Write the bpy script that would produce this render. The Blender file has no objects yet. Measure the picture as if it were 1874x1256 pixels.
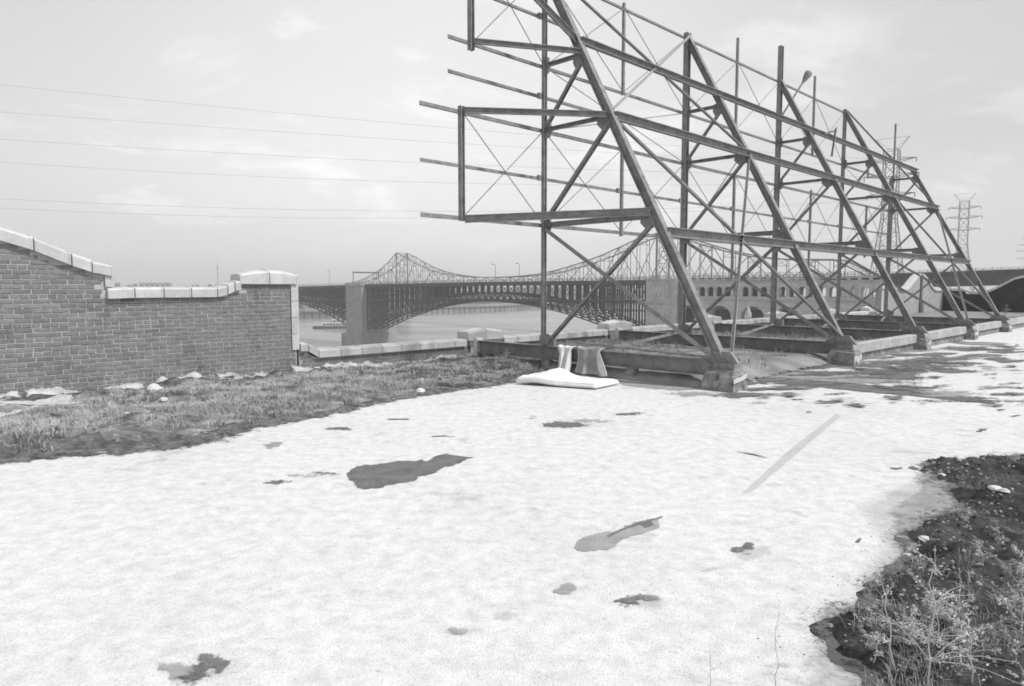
import bpy, math, random
import numpy as np
from mathutils import Vector, Matrix
random.seed(7); rng = np.random.default_rng(7)
R = math.radians
sc = bpy.context.scene
COL = sc.collection

# ------------------------------------------------------------------ camera
CAM_H = 1.6; PITCH = 0.0806; FOC = 1268.0
cd = bpy.data.cameras.new('camera'); cam = bpy.data.objects.new('camera', cd); COL.objects.link(cam)
cam.location = (0, 0, CAM_H); cam.rotation_euler = (math.pi/2 - PITCH, 0, 0)
cd.sensor_width = 36; cd.lens = 36*FOC/1874; cd.clip_start = 0.05; cd.clip_end = 20000
sc.camera = cam
# ------------------------------------------------------------------ light
SUN_AZ = math.atan2(0.93, -0.36)          # from +Y clockwise: to the right and behind the camera
SUN_EL = R(52)
sd = bpy.data.lights.new('sun', 'SUN'); so = bpy.data.objects.new('sun', sd); COL.objects.link(so)
sd.energy = 3.0; sd.angle = R(3); sd.color = (1, 1, 1)
sdir = Vector((math.sin(SUN_AZ)*math.cos(SUN_EL), math.cos(SUN_AZ)*math.cos(SUN_EL), math.sin(SUN_EL)))
so.rotation_euler = sdir.to_track_quat('Z', 'Y').to_euler(); so.location = (30, -20, 60)
w = bpy.data.worlds.new('World'); sc.world = w; w.use_nodes = True
nt = w.node_tree; nt.nodes.clear(); N = nt.nodes.new; L = nt.links.new
out = N('ShaderNodeOutputWorld'); bg = N('ShaderNodeBackground'); L(bg.outputs[0], out.inputs[0])
bg.inputs['Strength'].default_value = 0.15
sky = N('ShaderNodeTexSky'); sky.sky_type = 'NISHITA'; sky.sun_disc = False
sky.sun_elevation = SUN_EL; sky.sun_rotation = SUN_AZ; sky.dust_density = 3.0; sky.air_density = 1.0
bw = N('ShaderNodeRGBToBW'); L(sky.outputs[0], bw.inputs[0])
CLOUD = (12.3, -5.1)
tc = N('ShaderNodeTexCoord'); sp = N('ShaderNodeSeparateXYZ'); L(tc.outputs['Generated'], sp.inputs[0])
def wm(op, a, b=None, clamp=False):
    n = N('ShaderNodeMath'); n.operation = op; n.use_clamp = clamp
    for i, x in enumerate((a, b)):
        if x is None: continue
        if isinstance(x, (int, float)): n.inputs[i].default_value = x
        else: L(x, n.inputs[i])
    return n.outputs[0]
zz = wm('ADD', wm('MAXIMUM', sp.outputs[2], 0.0), 0.16)
cb = N('ShaderNodeCombineXYZ'); L(wm('ADD', wm('DIVIDE', sp.outputs[0], zz), CLOUD[0]), cb.inputs[0]); L(wm('ADD', wm('DIVIDE', sp.outputs[1], zz), CLOUD[1]), cb.inputs[1])
def cloud(scale, detail, rough, lo, hi, dist=0.4):
    n = N('ShaderNodeTexNoise'); n.inputs['Scale'].default_value = scale; n.inputs['Detail'].default_value = detail
    n.inputs['Roughness'].default_value = rough; n.inputs['Distortion'].default_value = dist; L(cb.outputs[0], n.inputs['Vector'])
    m = N('ShaderNodeMapRange'); m.inputs[1].default_value = lo; m.inputs[2].default_value = hi; m.interpolation_type = 'SMOOTHSTEP'
    L(n.outputs[0], m.inputs[0]); return m.outputs[0]
c1 = cloud(1.5, 9, 0.62, 0.50, 0.68); c2 = cloud(0.45, 3, 0.5, 0.35, 0.65)
# thin overcast veil: grey, brighter low down, with soft patches of thicker cloud
low = wm('MULTIPLY', sp.outputs[2], 9.0, True)
veil = wm('ADD', 5.1, wm('MULTIPLY', wm('POWER', wm('SUBTRACT', 1.0, wm('MAXIMUM', sp.outputs[2], 0.0)), 3.0), 1.25))
veil = wm('ADD', veil, wm('ADD', wm('MULTIPLY', wm('MULTIPLY', c1, 1.35), low), wm('MULTIPLY', wm('MULTIPLY', c2, 0.5), low)))
lobe = N('ShaderNodeVectorMath'); lobe.operation = 'DOT_PRODUCT'; L(tc.outputs['Generated'], lobe.inputs[0]); lobe.inputs[1].default_value = (-0.13, 0.965, 0.23)
glow = wm('POWER', wm('MAXIMUM', lobe.outputs['Value'], 0.0), 7.0)      # thinner, brighter veil over the river
veil = wm('MULTIPLY', veil, wm('ADD', 0.72, wm('MULTIPLY', glow, 0.40)))
mixs = wm('ADD', wm('MULTIPLY', veil, 0.82), wm('MULTIPLY', bw.outputs[0], 0.22))
L(mixs, bg.inputs['Color'])
sc.view_settings.view_transform = 'Standard'; sc.view_settings.look = 'None'
sc.view_settings.gamma = 1; sc.view_settings.exposure = 0.0; sc.view_settings.use_curve_mapping = False
try:
    sc.cycles.filter_width = 1.7; sc.cycles.volume_bounces = 1; sc.cycles.max_bounces = 6; sc.cycles.transparent_max_bounces = 12
except Exception: pass

# ------------------------------------------------------------------ materials (black and white photograph: every colour is a grey)
def material(name, lo, hi, scale=3.0, rough=0.85, bump=0.0, detail=6, lo_at=0.35, hi_at=0.65, bscale=None, spec=0.3,
             metal=0.0, rnd=0.0, stretch=(1, 1, 1), speck=None, patch=0, cover=1.0):
    m = bpy.data.materials.new(name); m.use_nodes = True; t = m.node_tree; n = t.nodes; l = t.links
    b = n['Principled BSDF']; b.inputs['Roughness'].default_value = rough; b.inputs['Metallic'].default_value = metal
    b.inputs['Specular IOR Level'].default_value = spec
    g = n.new('ShaderNodeNewGeometry'); mp = n.new('ShaderNodeMapping'); mp.inputs['Scale'].default_value = stretch
    l.new(g.outputs['Position'], mp.inputs[0])
    z = n.new('ShaderNodeTexNoise'); z.inputs['Scale'].default_value = scale; z.inputs['Detail'].default_value = detail
    z.inputs['Roughness'].default_value = 0.65; l.new(mp.outputs[0], z.inputs['Vector'])
    r = n.new('ShaderNodeMapRange'); r.inputs[1].default_value = lo_at; r.inputs[2].default_value = hi_at
    r.inputs[3].default_value = lo; r.inputs[4].default_value = hi; l.new(z.outputs[0], r.inputs[0])
    val = r.outputs[0]
    if rnd:
        oi = n.new('ShaderNodeObjectInfo'); mm = n.new('ShaderNodeMapRange'); mm.inputs[3].default_value = 1-rnd; mm.inputs[4].default_value = 1+rnd
        l.new(oi.outputs['Random'], mm.inputs[0]); mu = n.new('ShaderNodeMath'); mu.operation = 'MULTIPLY'
        l.new(val, mu.inputs[0]); l.new(mm.outputs[0], mu.inputs[1]); val = mu.outputs[0]
    if speck:                                   # (scale, threshold, factor): scattered dark or pale flecks
        for (ss, th, fac, soft) in speck:
            z2 = n.new('ShaderNodeTexNoise'); z2.inputs['Scale'].default_value = ss; z2.inputs['Detail'].default_value = 5
            z2.inputs['Roughness'].default_value = 0.7
            l.new(mp.outputs[0], z2.inputs['Vector'])
            r2 = n.new('ShaderNodeMapRange'); r2.inputs[1].default_value = th; r2.inputs[2].default_value = th+soft
            r2.inputs[3].default_value = 1; r2.inputs[4].default_value = fac; l.new(z2.outputs[0], r2.inputs[0])
            mu = n.new('ShaderNodeMath'); mu.operation = 'MULTIPLY'; l.new(val, mu.inputs[0]); l.new(r2.outputs[0], mu.inputs[1]); val = mu.outputs[0]
    l.new(val, b.inputs['Base Color'])
    if patch:                                   # worn ragged border, eaten away by the noise
        at = n.new('ShaderNodeAttribute'); at.attribute_name = 'edge'
        z4 = n.new('ShaderNodeTexNoise'); z4.inputs['Scale'].default_value = patch; z4.inputs['Detail'].default_value = 9; z4.inputs['Roughness'].default_value = .75
        l.new(g.outputs['Position'], z4.inputs['Vector'])
        q1 = n.new('ShaderNodeMath'); q1.operation = 'MULTIPLY_ADD'; l.new(z4.outputs[0], q1.inputs[0]); q1.inputs[1].default_value = 3.4; q1.inputs[2].default_value = -1.75
        q2 = n.new('ShaderNodeMath'); q2.operation = 'ADD'; l.new(q1.outputs[0], q2.inputs[0]); l.new(at.outputs['Fac'], q2.inputs[1])
        q3 = n.new('ShaderNodeMath'); q3.operation = 'MULTIPLY'; q3.use_clamp = True; l.new(q2.outputs[0], q3.inputs[0]); q3.inputs[1].default_value = 2.6
        q4 = n.new('ShaderNodeMath'); q4.operation = 'MULTIPLY'; l.new(q3.outputs[0], q4.inputs[0]); q4.inputs[1].default_value = cover
        l.new(q4.outputs[0], b.inputs['Alpha'])
    if bump:
        z3 = n.new('ShaderNodeTexNoise'); z3.inputs['Scale'].default_value = bscale or scale*6; z3.inputs['Detail'].default_value = 6
        l.new(g.outputs['Position'], z3.inputs['Vector'])
        bp = n.new('ShaderNodeBump'); bp.inputs['Strength'].default_value = bump; bp.inputs['Distance'].default_value = 0.02
        l.new(z3.outputs[0], bp.inputs['Height']); l.new(bp.outputs[0], b.inputs['Normal'])
    return m
M = {}
M['roof'] = material('white_roof_coating', 0.62, 0.76, 9, 0.9, 0.4, 10, 0.35, 0.6, 90, 0.1,
                     speck=[(34, 0.54, 0.84, 0.15), (3.2, 0.55, 0.91, 0.12), (0.35, 0.48, 0.88, 0.25), (75, 0.54, 0.68, 0.12), (1.3, 0.60, 0.85, 0.05), (15, 0.64, 0.72, 0.05)])
M['grey_roof'] = material('grey_roof_felt', 0.15, 0.33, 1.2, 0.9, 0.4, 8, 0.35, 0.62, 30, 0.2, speck=[(4, 0.6, 0.6, 0.1), (60, 0.6, 0.7, 0.1)], patch=3)
M['tar'] = material('bare_tar', 0.12, 0.20, 5, 0.85, 0.5, 9, 0.3, 0.7, 60, 0.2, speck=[(25, 0.58, 1.7, 0.08), (3, .55, .8, .1)], patch=16)
M['thin_coating'] = material('worn_thin_coating', 0.30, 0.46, 6, 0.9, 0.4, 8, 0.3, 0.7, 60, 0.2, speck=[(60, 0.6, 0.7, 0.1)], patch=11, cover=.8)
M['seam'] = material('seam_strip', 0.36, 0.52, 8, 0.9, 0.3, 8, 0.3, 0.7, 60, 0.2, speck=[(30, 0.55, 1.2, 0.1)], patch=9, cover=.27)
M['soil'] = material('dark_soil', 0.09, 0.32, 2.6, 0.95, 0.8, 10, 0.36, 0.62, 25, 0.1, speck=[(14, 0.56, 1.8, 0.08), (45, 0.58, 1.5, 0.08), (1.1, 0.55, 0.6, 0.15)])
M['black_soil'] = material('black_soil', 0.018, 0.085, 3, 0.95, 0.9, 10, 0.35, 0.65, 25, 0.15, speck=[(9, 0.58, 2.4, 0.08), (40, 0.6, 1.8, 0.08)])
M['flash'] = material('white_flashing', 0.42, 0.66, 9, 0.85, 0.5, 8, 0.35, 0.55, 30, 0.2)
M['flash_sheet'] = material('loose_pale_sheet', 0.36, 0.60, 5, 0.85, 0.5, 8, 0.35, 0.6, 30, 0.2, speck=[(6, 0.6, 0.6, 0.1)], patch=5)
M['brick'] = material('brick', 0.21, 0.28, 14, 0.92, 0.5, 9, 0.35, 0.65, 80, 0.15, rnd=0.16, speck=[(1.3, 0.54, 0.68, 0.12), (0.9, 0.6, 1.15, 0.15), (28, 0.6, 0.8, 0.08)])
M['mortar'] = material('mortar', 0.38, 0.56, 6, 0.95, 0.5, 9, 0.35, 0.62, 80, 0.1, speck=[(1.4, 0.54, 0.7, 0.12)])
M['margin'] = material('wet_margin', 0.06, 0.17, 7, 0.9, 0.8, 10, 0.36, 0.62, 40, 0.2, speck=[(18, 0.57, 1.8, 0.08), (50, 0.6, 1.7, 0.08)])
M['tile'] = material('glazed_coping', 0.50, 0.62, 7, 0.45, 0.15, 8, 0.35, 0.65, 30, 0.4, rnd=0.08, speck=[(9, 0.63, 0.7, 0.08)])
M['render'] = material('sunlit_wall', 0.34, 0.42, 2.2, 0.92, 0.3, 8, 0.35, 0.65, 30, 0.1)  # paler copy of the parapet tone: sunlight on this face painted in
M['shade_brick'] = material('shaded_wall', 0.055, 0.075, 2, 0.92, 0.3, 8, 0.35, 0.65, 30, 0.1)  # darker copy of the parapet tone: shade on this face painted in
M['steel'] = material('weathered_steel', 0.22, 0.32, 7, 0.8, 0.3, 9, 0.38, 0.62, 50, 0.2, speck=[(30, 0.58, 0.7, 0.1), (2.0, 0.54, 0.75, 0.12)])
M['steel_pale'] = material('pale_painted_steel', 0.32, 0.44, 9, 0.75, 0.25, 8, 0.35, 0.65, 50, 0.2, speck=[(12, 0.58, 0.75, 0.1)])
M['beam'] = material('rusted_beam', 0.17, 0.28, 6, 0.85, 0.3, 8, 0.35, 0.65, 40, 0.2, speck=[(12, 0.6, 0.7, 0.1), (1.5, .55, .75, .1)])
M['concrete'] = material('concrete', 0.20, 0.36, 7, 0.9, 0.7, 8, 0.4, 0.6, 25, 0.1, speck=[(9, 0.56, 0.55, 0.05)])
M['margin_edge'] = material('wet_margin_edge', 0.06, 0.19, 7, 0.9, 0.8, 10, 0.36, 0.62, 40, 0.2, speck=[(18, 0.57, 1.8, 0.08)], patch=6)
M['white'] = material('white_paint', 0.50, 0.66, 6, 0.8, 0.2, 8, 0.35, 0.65, 30, 0.2, speck=[(7, 0.6, 0.75, 0.08)])
M['kerb_paint'] = material('worn_kerb_paint', 0.36, 0.50, 3, 0.9, 0.4, 9, 0.35, 0.6, 30, 0.2, speck=[(7, 0.56, 0.7, 0.08)])
M['straw'] = material('dry_grass', 0.40, 0.66, 6, 0.9, 0, 4, 0.3, 0.7)
M['leaf'] = material('weed_leaf', 0.26, 0.46, 5, 0.9, 0, 4, 0.3, 0.7)
M['cloth'] = material('white_cloth', 0.72, 0.82, 4, 0.9, 0.2, 4, 0.3, 0.7, 40, 0.1)
M['stone'] = material('bridge_stone', 0.42, 0.60, 0.25, 0.9, 0.3, 9, 0.35, 0.65, 2, 0.1, stretch=(1, 1, 2.2))
M['stone_dark'] = material('pier_stone', 0.30, 0.42, 0.3, 0.9, 0.3, 9, 0.35, 0.65, 2, 0.1, stretch=(1, 1, 2.2))
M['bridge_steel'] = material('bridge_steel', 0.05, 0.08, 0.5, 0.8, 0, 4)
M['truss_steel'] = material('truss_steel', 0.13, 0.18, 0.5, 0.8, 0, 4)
M['pylon'] = material('galvanised', 0.17, 0.22, 0.5, 0.7, 0, 3)
M['wire'] = material('wire', 0.2, 0.25, 0.5, 0.7, 0, 3)
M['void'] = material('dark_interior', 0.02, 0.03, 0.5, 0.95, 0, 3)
M['bank'] = material('river_bank', 0.14, 0.30, 0.03, 0.95, 0, 8, 0.4, 0.6)
M['tree'] = material('far_foliage', 0.05, 0.10, 0.08, 0.95, 0, 6)
M['boat_white'] = material('boat_white', 0.6, 0.7, 0.5, 0.6, 0, 3)
M['boat_dark'] = material('boat_hull', 0.06, 0.09, 0.5, 0.7, 0, 3)
M['farwall'] = material('far_building', 0.22, 0.36, 0.05, 0.9, 0, 4)
# sheer cloth
m = material('sheer_cloth', 0.42, 0.56, 5, 0.9, 0, 4); M['sheer'] = m
t = m.node_tree; b = t.nodes['Principled BSDF']; tr = t.nodes.new('ShaderNodeBsdfTransparent'); mx = t.nodes.new('ShaderNodeMixShader')
mx.inputs[0].default_value = 0.66; t.links.new(tr.outputs[0], mx.inputs[1]); t.links.new(b.outputs[0], mx.inputs[2])
t.links.new(mx.outputs[0], t.nodes['Material Output'].inputs[0])
# water
m = bpy.data.materials.new('river_water'); m.use_nodes = True; M['water'] = m
t = m.node_tree; b = t.nodes['Principled BSDF']; b.inputs['Roughness'].default_value = 0.22; b.inputs['IOR'].default_value = 1.33
b.inputs['Base Color'].default_value = (0.20, 0.20, 0.20, 1)
g = t.nodes.new('ShaderNodeNewGeometry'); mp = t.nodes.new('ShaderNodeMapping'); mp.inputs['Scale'].default_value = (0.05, 0.16, 1)
mp.inputs['Rotation'].default_value = (0, 0, 0.5)
t.links.new(g.outputs['Position'], mp.inputs[0]); z = t.nodes.new('ShaderNodeTexNoise'); z.inputs['Scale'].default_value = 3; z.inputs['Detail'].default_value = 8
t.links.new(mp.outputs[0], z.inputs['Vector']); bp = t.nodes.new('ShaderNodeBump'); bp.inputs['Strength'].default_value = 0.5; bp.inputs['Distance'].default_value = 0.6
t.links.new(z.outputs[0], bp.inputs['Height']); t.links.new(bp.outputs[0], b.inputs['Normal'])
z2 = t.nodes.new('ShaderNodeTexNoise'); z2.inputs['Scale'].default_value = 0.18; z2.inputs['Detail'].default_value = 4; t.links.new(mp.outputs[0], z2.inputs['Vector'])
rr = t.nodes.new('ShaderNodeMapRange'); rr.inputs[1].default_value = 0.35; rr.inputs[2].default_value = 0.65; rr.inputs[3].default_value = 0.15; rr.inputs[4].default_value = 0.30
t.links.new(z2.outputs[0], rr.inputs[0]); t.links.new(rr.outputs[0], b.inputs['Base Color'])

# ------------------------------------------------------------------ building helpers
class Frame:
    def __init__(s, x, y, rz): s.x, s.y, s.rz = x, y, rz
    def world(s, p):
        c, n = math.cos(s.rz), math.sin(s.rz); return Vector((s.x + c*p[0] - n*p[1], s.y + n*p[0] + c*p[1], p[2]))
    def local(s, p):
        c, n = math.cos(s.rz), math.sin(s.rz); dx, dy = p[0]-s.x, p[1]-s.y
        return Vector((c*dx + n*dy, -n*dx + c*dy, p[2] if len(p) > 2 else 0))
WORLD = Frame(0, 0, 0)
TH = 0.7917
ROOF = Frame(0.6161, 13.496, -TH)              # local x: towards the camera side of the sign, local y: along the sign, away
EADS = Frame(49.7, 254.0, math.atan2(-0.623, 0.782))
MLK = Frame(83.4, 402.0, math.atan2(-0.770, 0.638))

def setp(o, label=None, cat=None, group=None, kind=None):
    if label: o['label'] = label
    if cat: o['category'] = cat
    if group: o['group'] = group
    if kind: o['kind'] = kind
    return o
def thing(name, label, cat, fr, org, group=None):
    o = bpy.data.objects.new(name, None); COL.objects.link(o); o.empty_display_size = 0.2
    o.location = fr.world(org); o.rotation_euler = (0, 0, fr.rz)
    setp(o, label, cat, group); o_org[o.name] = (Vector(org), fr); return o
o_org = {}

def sec_box(w, h): return [(-w/2, -h/2), (w/2, -h/2), (w/2, h/2), (-w/2, h/2)]
def sec_I(w, h, t=0.01):
    a, b, s = w/2, h/2, t/2
    return [(-a, -b), (a, -b), (a, -b+t), (s, -b+t), (s, b-t), (a, b-t), (a, b), (-a, b), (-a, b-t), (-s, b-t), (-s, -b+t), (-a, -b+t)]
def sec_C(w, h, t=0.01):
    return [(0, -h/2), (w, -h/2), (w, -h/2+t), (t, -h/2+t), (t, h/2-t), (w, h/2-t), (w, h/2), (0, h/2)]
def sec_L(w, h, t=0.008):
    return [(0, 0), (w, 0), (w, t), (t, t), (t, h), (0, h)]
def sec_R(r, n=6): return [(r*math.cos(2*math.pi*i/n), r*math.sin(2*math.pi*i/n)) for i in range(n)]

class MB:
    def __init__(s): s.v = []; s.f = []
    def add(s, vs, fs):
        k = len(s.v); s.v += [tuple(p) for p in vs]; s.f += [tuple(i+k for i in f) for f in fs]; return s
    def box(s, a, b):
        x0, y0, z0 = a; x1, y1, z1 = b
        return s.add([(x0,y0,z0),(x1,y0,z0),(x1,y1,z0),(x0,y1,z0),(x0,y0,z1),(x1,y0,z1),(x1,y1,z1),(x0,y1,z1)],
                     [(3,2,1,0),(4,5,6,7),(0,1,5,4),(1,2,6,5),(2,3,7,6),(3,0,4,7)])
    def bar(s, p0, p1, prof, up=(0, 0, 1)):
        p0, p1 = Vector(p0), Vector(p1); d = (p1-p0).normalized(); up = Vector(up)
        side = d.cross(up)
        if side.length < 1e-4: side = d.cross(Vector((1, 0, 0)))
        side.normalize(); u2 = side.cross(d); n = len(prof)
        vs = [p0 + side*a + u2*b for a, b in prof] + [p1 + side*a + u2*b for a, b in prof]
        fs = [(i, i+n, (i+1) % n + n, (i+1) % n) for i in range(n)] + [tuple(range(n)), tuple(range(2*n-1, n-1, -1))]
        return s.add(vs, fs)
    def rod(s, p0, p1, r, n=5): return s.bar(p0, p1, sec_R(r, n))
    def path(s, pts, r, n=5):
        pts = [Vector(p) for p in pts]; vs = []; k = len(pts)
        rs = r if isinstance(r, (list, tuple)) else [r]*k
        for i, p in enumerate(pts):
            d = (pts[min(i+1, k-1)] - pts[max(i-1, 0)]).normalized()
            a = d.cross(Vector((0.12, 0.2, 0.97))).normalized(); b2 = a.cross(d)
            vs += [p + (a*math.cos(2*math.pi*j/n) + b2*math.sin(2*math.pi*j/n))*rs[i] for j in range(n)]
        fs = [(i*n+j, i*n+(j+1) % n, (i+1)*n+(j+1) % n, (i+1)*n+j) for i in range(k-1) for j in range(n)]
        fs += [tuple(range(n-1, -1, -1)), tuple((k-1)*n+j for j in range(n))]
        return s.add(vs, fs)
    def prism(s, poly, axis, lo, hi):            # poly in the two other axes, extruded along axis
        n = len(poly)
        def P(a, b, c): return {0: (c, a, b), 1: (a, c, b), 2: (a, b, c)}[axis]
        vs = [P(a, b, lo) for a, b in poly] + [P(a, b, hi) for a, b in poly]
        return s.add(vs, [(i, (i+1) % n, (i+1) % n+n, i+n) for i in range(n)] + [tuple(range(n-1, -1, -1)), tuple(range(n, 2*n))])
    def build(s, name, mat, parent=None, fr=WORLD, org=None, smooth=False, kind=None):
        if parent is not None: o0, _ = o_org[parent.name]
        else: o0 = Vector(org) if org is not None else Vector((0, 0, 0))
        me = bpy.data.meshes.new(name)
        me.from_pydata([(float(p[0]-o0[0]), float(p[1]-o0[1]), float(p[2]-o0[2])) for p in s.v], [], [[int(q) for q in f] for f in s.f]); me.update()
        if smooth:
            for p in me.polygons: p.use_smooth = True
        me.materials.append(mat if not isinstance(mat, str) else M[mat])
        o = bpy.data.objects.new(name, me); COL.objects.link(o)
        if parent is not None:
            o.parent = parent; o_org[o.name] = (o0, None)
        else: o.location = fr.world(o0); o.rotation_euler = (0, 0, fr.rz); o_org[o.name] = (o0, fr)
        if kind: o['kind'] = kind
        return o

# where a sight line through photo pixel (px, py) meets height z (used to survey the roof's marks)
def G(px, py, z=0.0, fr=ROOF):
    x = (px-937)/FOC; y = -(py-628)/FOC
    d = Vector((x, math.cos(PITCH) + y*math.sin(PITCH), -math.sin(PITCH) + y*math.cos(PITCH)))
    t = (z-CAM_H)/d.z; p = Vector((0, 0, CAM_H)) + d*t
    q = fr.local(p); return Vector((q.x, q.y, z))

from mathutils import noise as mn
def fbm(x, y, s=1.0, o=4):
    return mn.fractal(Vector((x*s, y*s, 3.7)), 0.6, 2.0, o)

# ------------------------------------------------------------------ the setting
# the roof of the building: a slab with walls down to the ground
mb = MB(); mb.box((-2.62, -14, -0.35), (42, 38.0, -0.02)); mb.box((-2.6, -13.9, -28), (41, 37.9, -0.35))
roof = mb.build('roof', 'farwall', fr=ROOF, org=(0, 0, 0), kind='structure')
# top sheet with slight unevenness
nx, ny = 150, 170
xs = np.linspace(-2.3, 42, nx); ys = np.linspace(-14, 37.6, ny)
mb = MB(); vv = []
for x in xs:
    for y in ys: vv.append((x, y, 0.0))
mb.add(vv, [(i*ny+j, (i+1)*ny+j, (i+1)*ny+j+1, i*ny+j+1) for i in range(nx-1) for j in range(ny-1)])
mb.build('roof_coating', 'roof', parent=roof, smooth=True)

def ragged(pts, amp=0.03, sub=10, seed=0):
    r = random.Random(seed); outp = []; n = len(pts)
    for i in range(n):
        a, b = pts[i], pts[(i+1) % n]
        for k in range(sub):
            f = k/sub; p = a.lerp(b, f)
            dn = Vector((-(b-a).y, (b-a).x, 0)).normalized()
            q = p + dn*amp*(fbm(p.x*1.0, p.y*1.0, 3.0)*1.4 + r.uniform(-.35, .35))
            outp.append(q)
    return outp
def sdist(P, poly):
    """signed distance (positive inside) of points P (n,2) to polygon"""
    A = np.array(poly); B = np.roll(A, -1, 0); d = B-A; L2 = (d**2).sum(1)+1e-12
    ap = P[:, None, :]-A[None]; t_ = np.clip((ap*d[None]).sum(2)/L2, 0, 1); q = ap-t_[..., None]*d[None]
    dm = np.sqrt((q**2).sum(2)).min(1)
    y = P[:, 1][:, None]; x = P[:, 0][:, None]; c = (A[:, 1] > y) != (B[:, 1] > y)
    xi = A[:, 0]+(y-A[:, 1])*d[:, 0]/np.where(abs(d[:, 1]) < 1e-12, 1e-12, d[:, 1]); ins = ((c & (x < xi)).sum(1) % 2) == 1
    return np.where(ins, dm, -dm)
def sheet(name, pts, z, mat, parent=roof, inset=0.04, res=None):
    """thin flat patch cut from a grid; the attribute 'edge' is the distance inside its outline over the inset"""
    A = np.array([(p[0], p[1]) for p in pts]); c = A.mean(0); U_, S_, Vt = np.linalg.svd(A-c, full_matrices=False)
    q = (A-c)@Vt.T; lo = q.min(0)-inset*.6; hi = q.max(0)+inset*.6; ext = hi-lo
    h = res or max(ext[0]/60, inset*.45); n0, n1 = max(4, int(ext[0]/h)), max(4, int(ext[1]/min(h, ext[1]/6)))
    g0, g1 = np.meshgrid(np.linspace(lo[0], hi[0], n0+1), np.linspace(lo[1], hi[1], n1+1), indexing='ij')
    Q = np.stack([g0.ravel(), g1.ravel()], 1); P = Q@Vt+c; sd_ = sdist(Q, q)/inset; k1 = n1+1
    F = []
    for i in range(n0):
        for j in range(n1):
            f = (i*k1+j, (i+1)*k1+j, (i+1)*k1+j+1, i*k1+j+1)
            if max(sd_[a] for a in f) > -.55: F.append(f)
    used = sorted(set(a for f in F for a in f)); mp_ = {a: i for i, a in enumerate(used)}
    if np.linalg.det(Vt) < 0: F = [f[::-1] for f in F]
    mb = MB(); mb.add([(P[a][0], P[a][1], z) for a in used], [tuple(mp_[a] for a in f) for f in F])
    o = mb.build(name, mat, parent=parent); at = o.data.attributes.new('edge', 'FLOAT', 'POINT')
    at.data.foreach_set('value', [float(min(1.2, max(-1, sd_[a])))+.08 for a in used]); return o
def blob(cx, cy, rx, ry, seed, n=40, wob=0.35):
    r = random.Random(seed); ph = [r.uniform(0, 6.28) for _ in range(8)]; am = [r.uniform(.2, 1)/(k+1) for k in range(8)]
    o = []
    for i in range(n):
        a = 2*math.pi*i/n; q = 1 + wob*sum(am[k]*math.sin((k+2)*a+ph[k]) for k in range(8)) + r.uniform(-.07, .07)
        o.append((cx + rx*q*math.cos(a), cy + ry*q*math.sin(a)))
    return o
ZC = [0.003]
def nz(): ZC[0] += 0.00012; return ZC[0]
def pxsheet(name, poly, z, mat, amp=0.03, sub=8, seed=0, inset=.04):
    pts = [G(x, y) for x, y in poly]; return sheet(name, ragged(pts, amp, sub, seed), nz(), mat, inset=inset)
def pxblob(name, cx, cy, rx, ry, mat, z=0.018, seed=1, wob=0.35):
    pts = [G(x, y) for x, y in blob(cx, cy, rx, ry, seed, 44, wob)]
    w_ = min(max(p.x for p in pts)-min(p.x for p in pts), max(p.y for p in pts)-min(p.y for p in pts)); return sheet(name, pts, nz(), mat, inset=max(.012, w_*(.2 if name == 'tar_streak' else .34)))

# bare patches where the white coating has gone
pxsheet('bare_tar_patch', [(640,860),(668,852),(705,848),(740,843),(762,845),(779,837),(777,848),(800,836),(817,830),(838,834),(865,838),(852,848),(822,856),(796,866),(770,873),(742,884),(716,889),(702,895),(662,897),(648,886),(641,872)], 0.020, 'tar', 0.035, 7, 3)
pxblob('bare_tar_patch', 1030, 778, 33, 8, 'tar', seed=4); pxblob('bare_tar_patch', 1150, 758, 32, 2.2, 'tar', seed=5)
pxblob('bare_tar_patch', 1080, 771, 42, 3, 'thin_coating', seed=31)
pxblob('bare_tar_patch', 622, 785, 28, 2.6, 'tar', seed=6); pxblob('bare_tar_patch', 728, 768, 20, 1.6, 'tar', seed=7)
pxblob('bare_tar_patch', 810, 799, 20, 1.4, 'tar', seed=8); pxblob('bare_tar_patch', 500, 815, 16, 6, 'thin_coating', seed=9)
pxblob('bare_tar_patch', 505, 883, 26, 3.0, 'tar', seed=10, wob=.6); pxblob('bare_tar_patch', 570, 870, 38, 3.2, 'thin_coating', seed=11, wob=.6)
pxblob('bare_tar_patch', 590, 866, 16, 2.4, 'tar', 0.022, seed=32, wob=.6)
pxsheet('worn_patch', [(1050,1003),(1065,985),(1095,976),(1120,973),(1150,962),(1185,950),(1210,948),(1205,965),(1175,978),(1140,990),(1120,1003),(1085,1012),(1055,1008)], 0.020, 'thin_coating', 0.02, 7, 5, .02)
pxsheet('bare_tar_patch', [(1168,958),(1190,952),(1196,962),(1180,968)], 0.024, 'tar', 0.01, 5, 5, .012)
pxsheet('crack', [(1110,982),(1140,968),(1170,957),(1215,945),(1213,948),(1172,961),(1140,972),(1114,985)], 0.026, 'tar', 0.006, 6, 6, .006)
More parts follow.
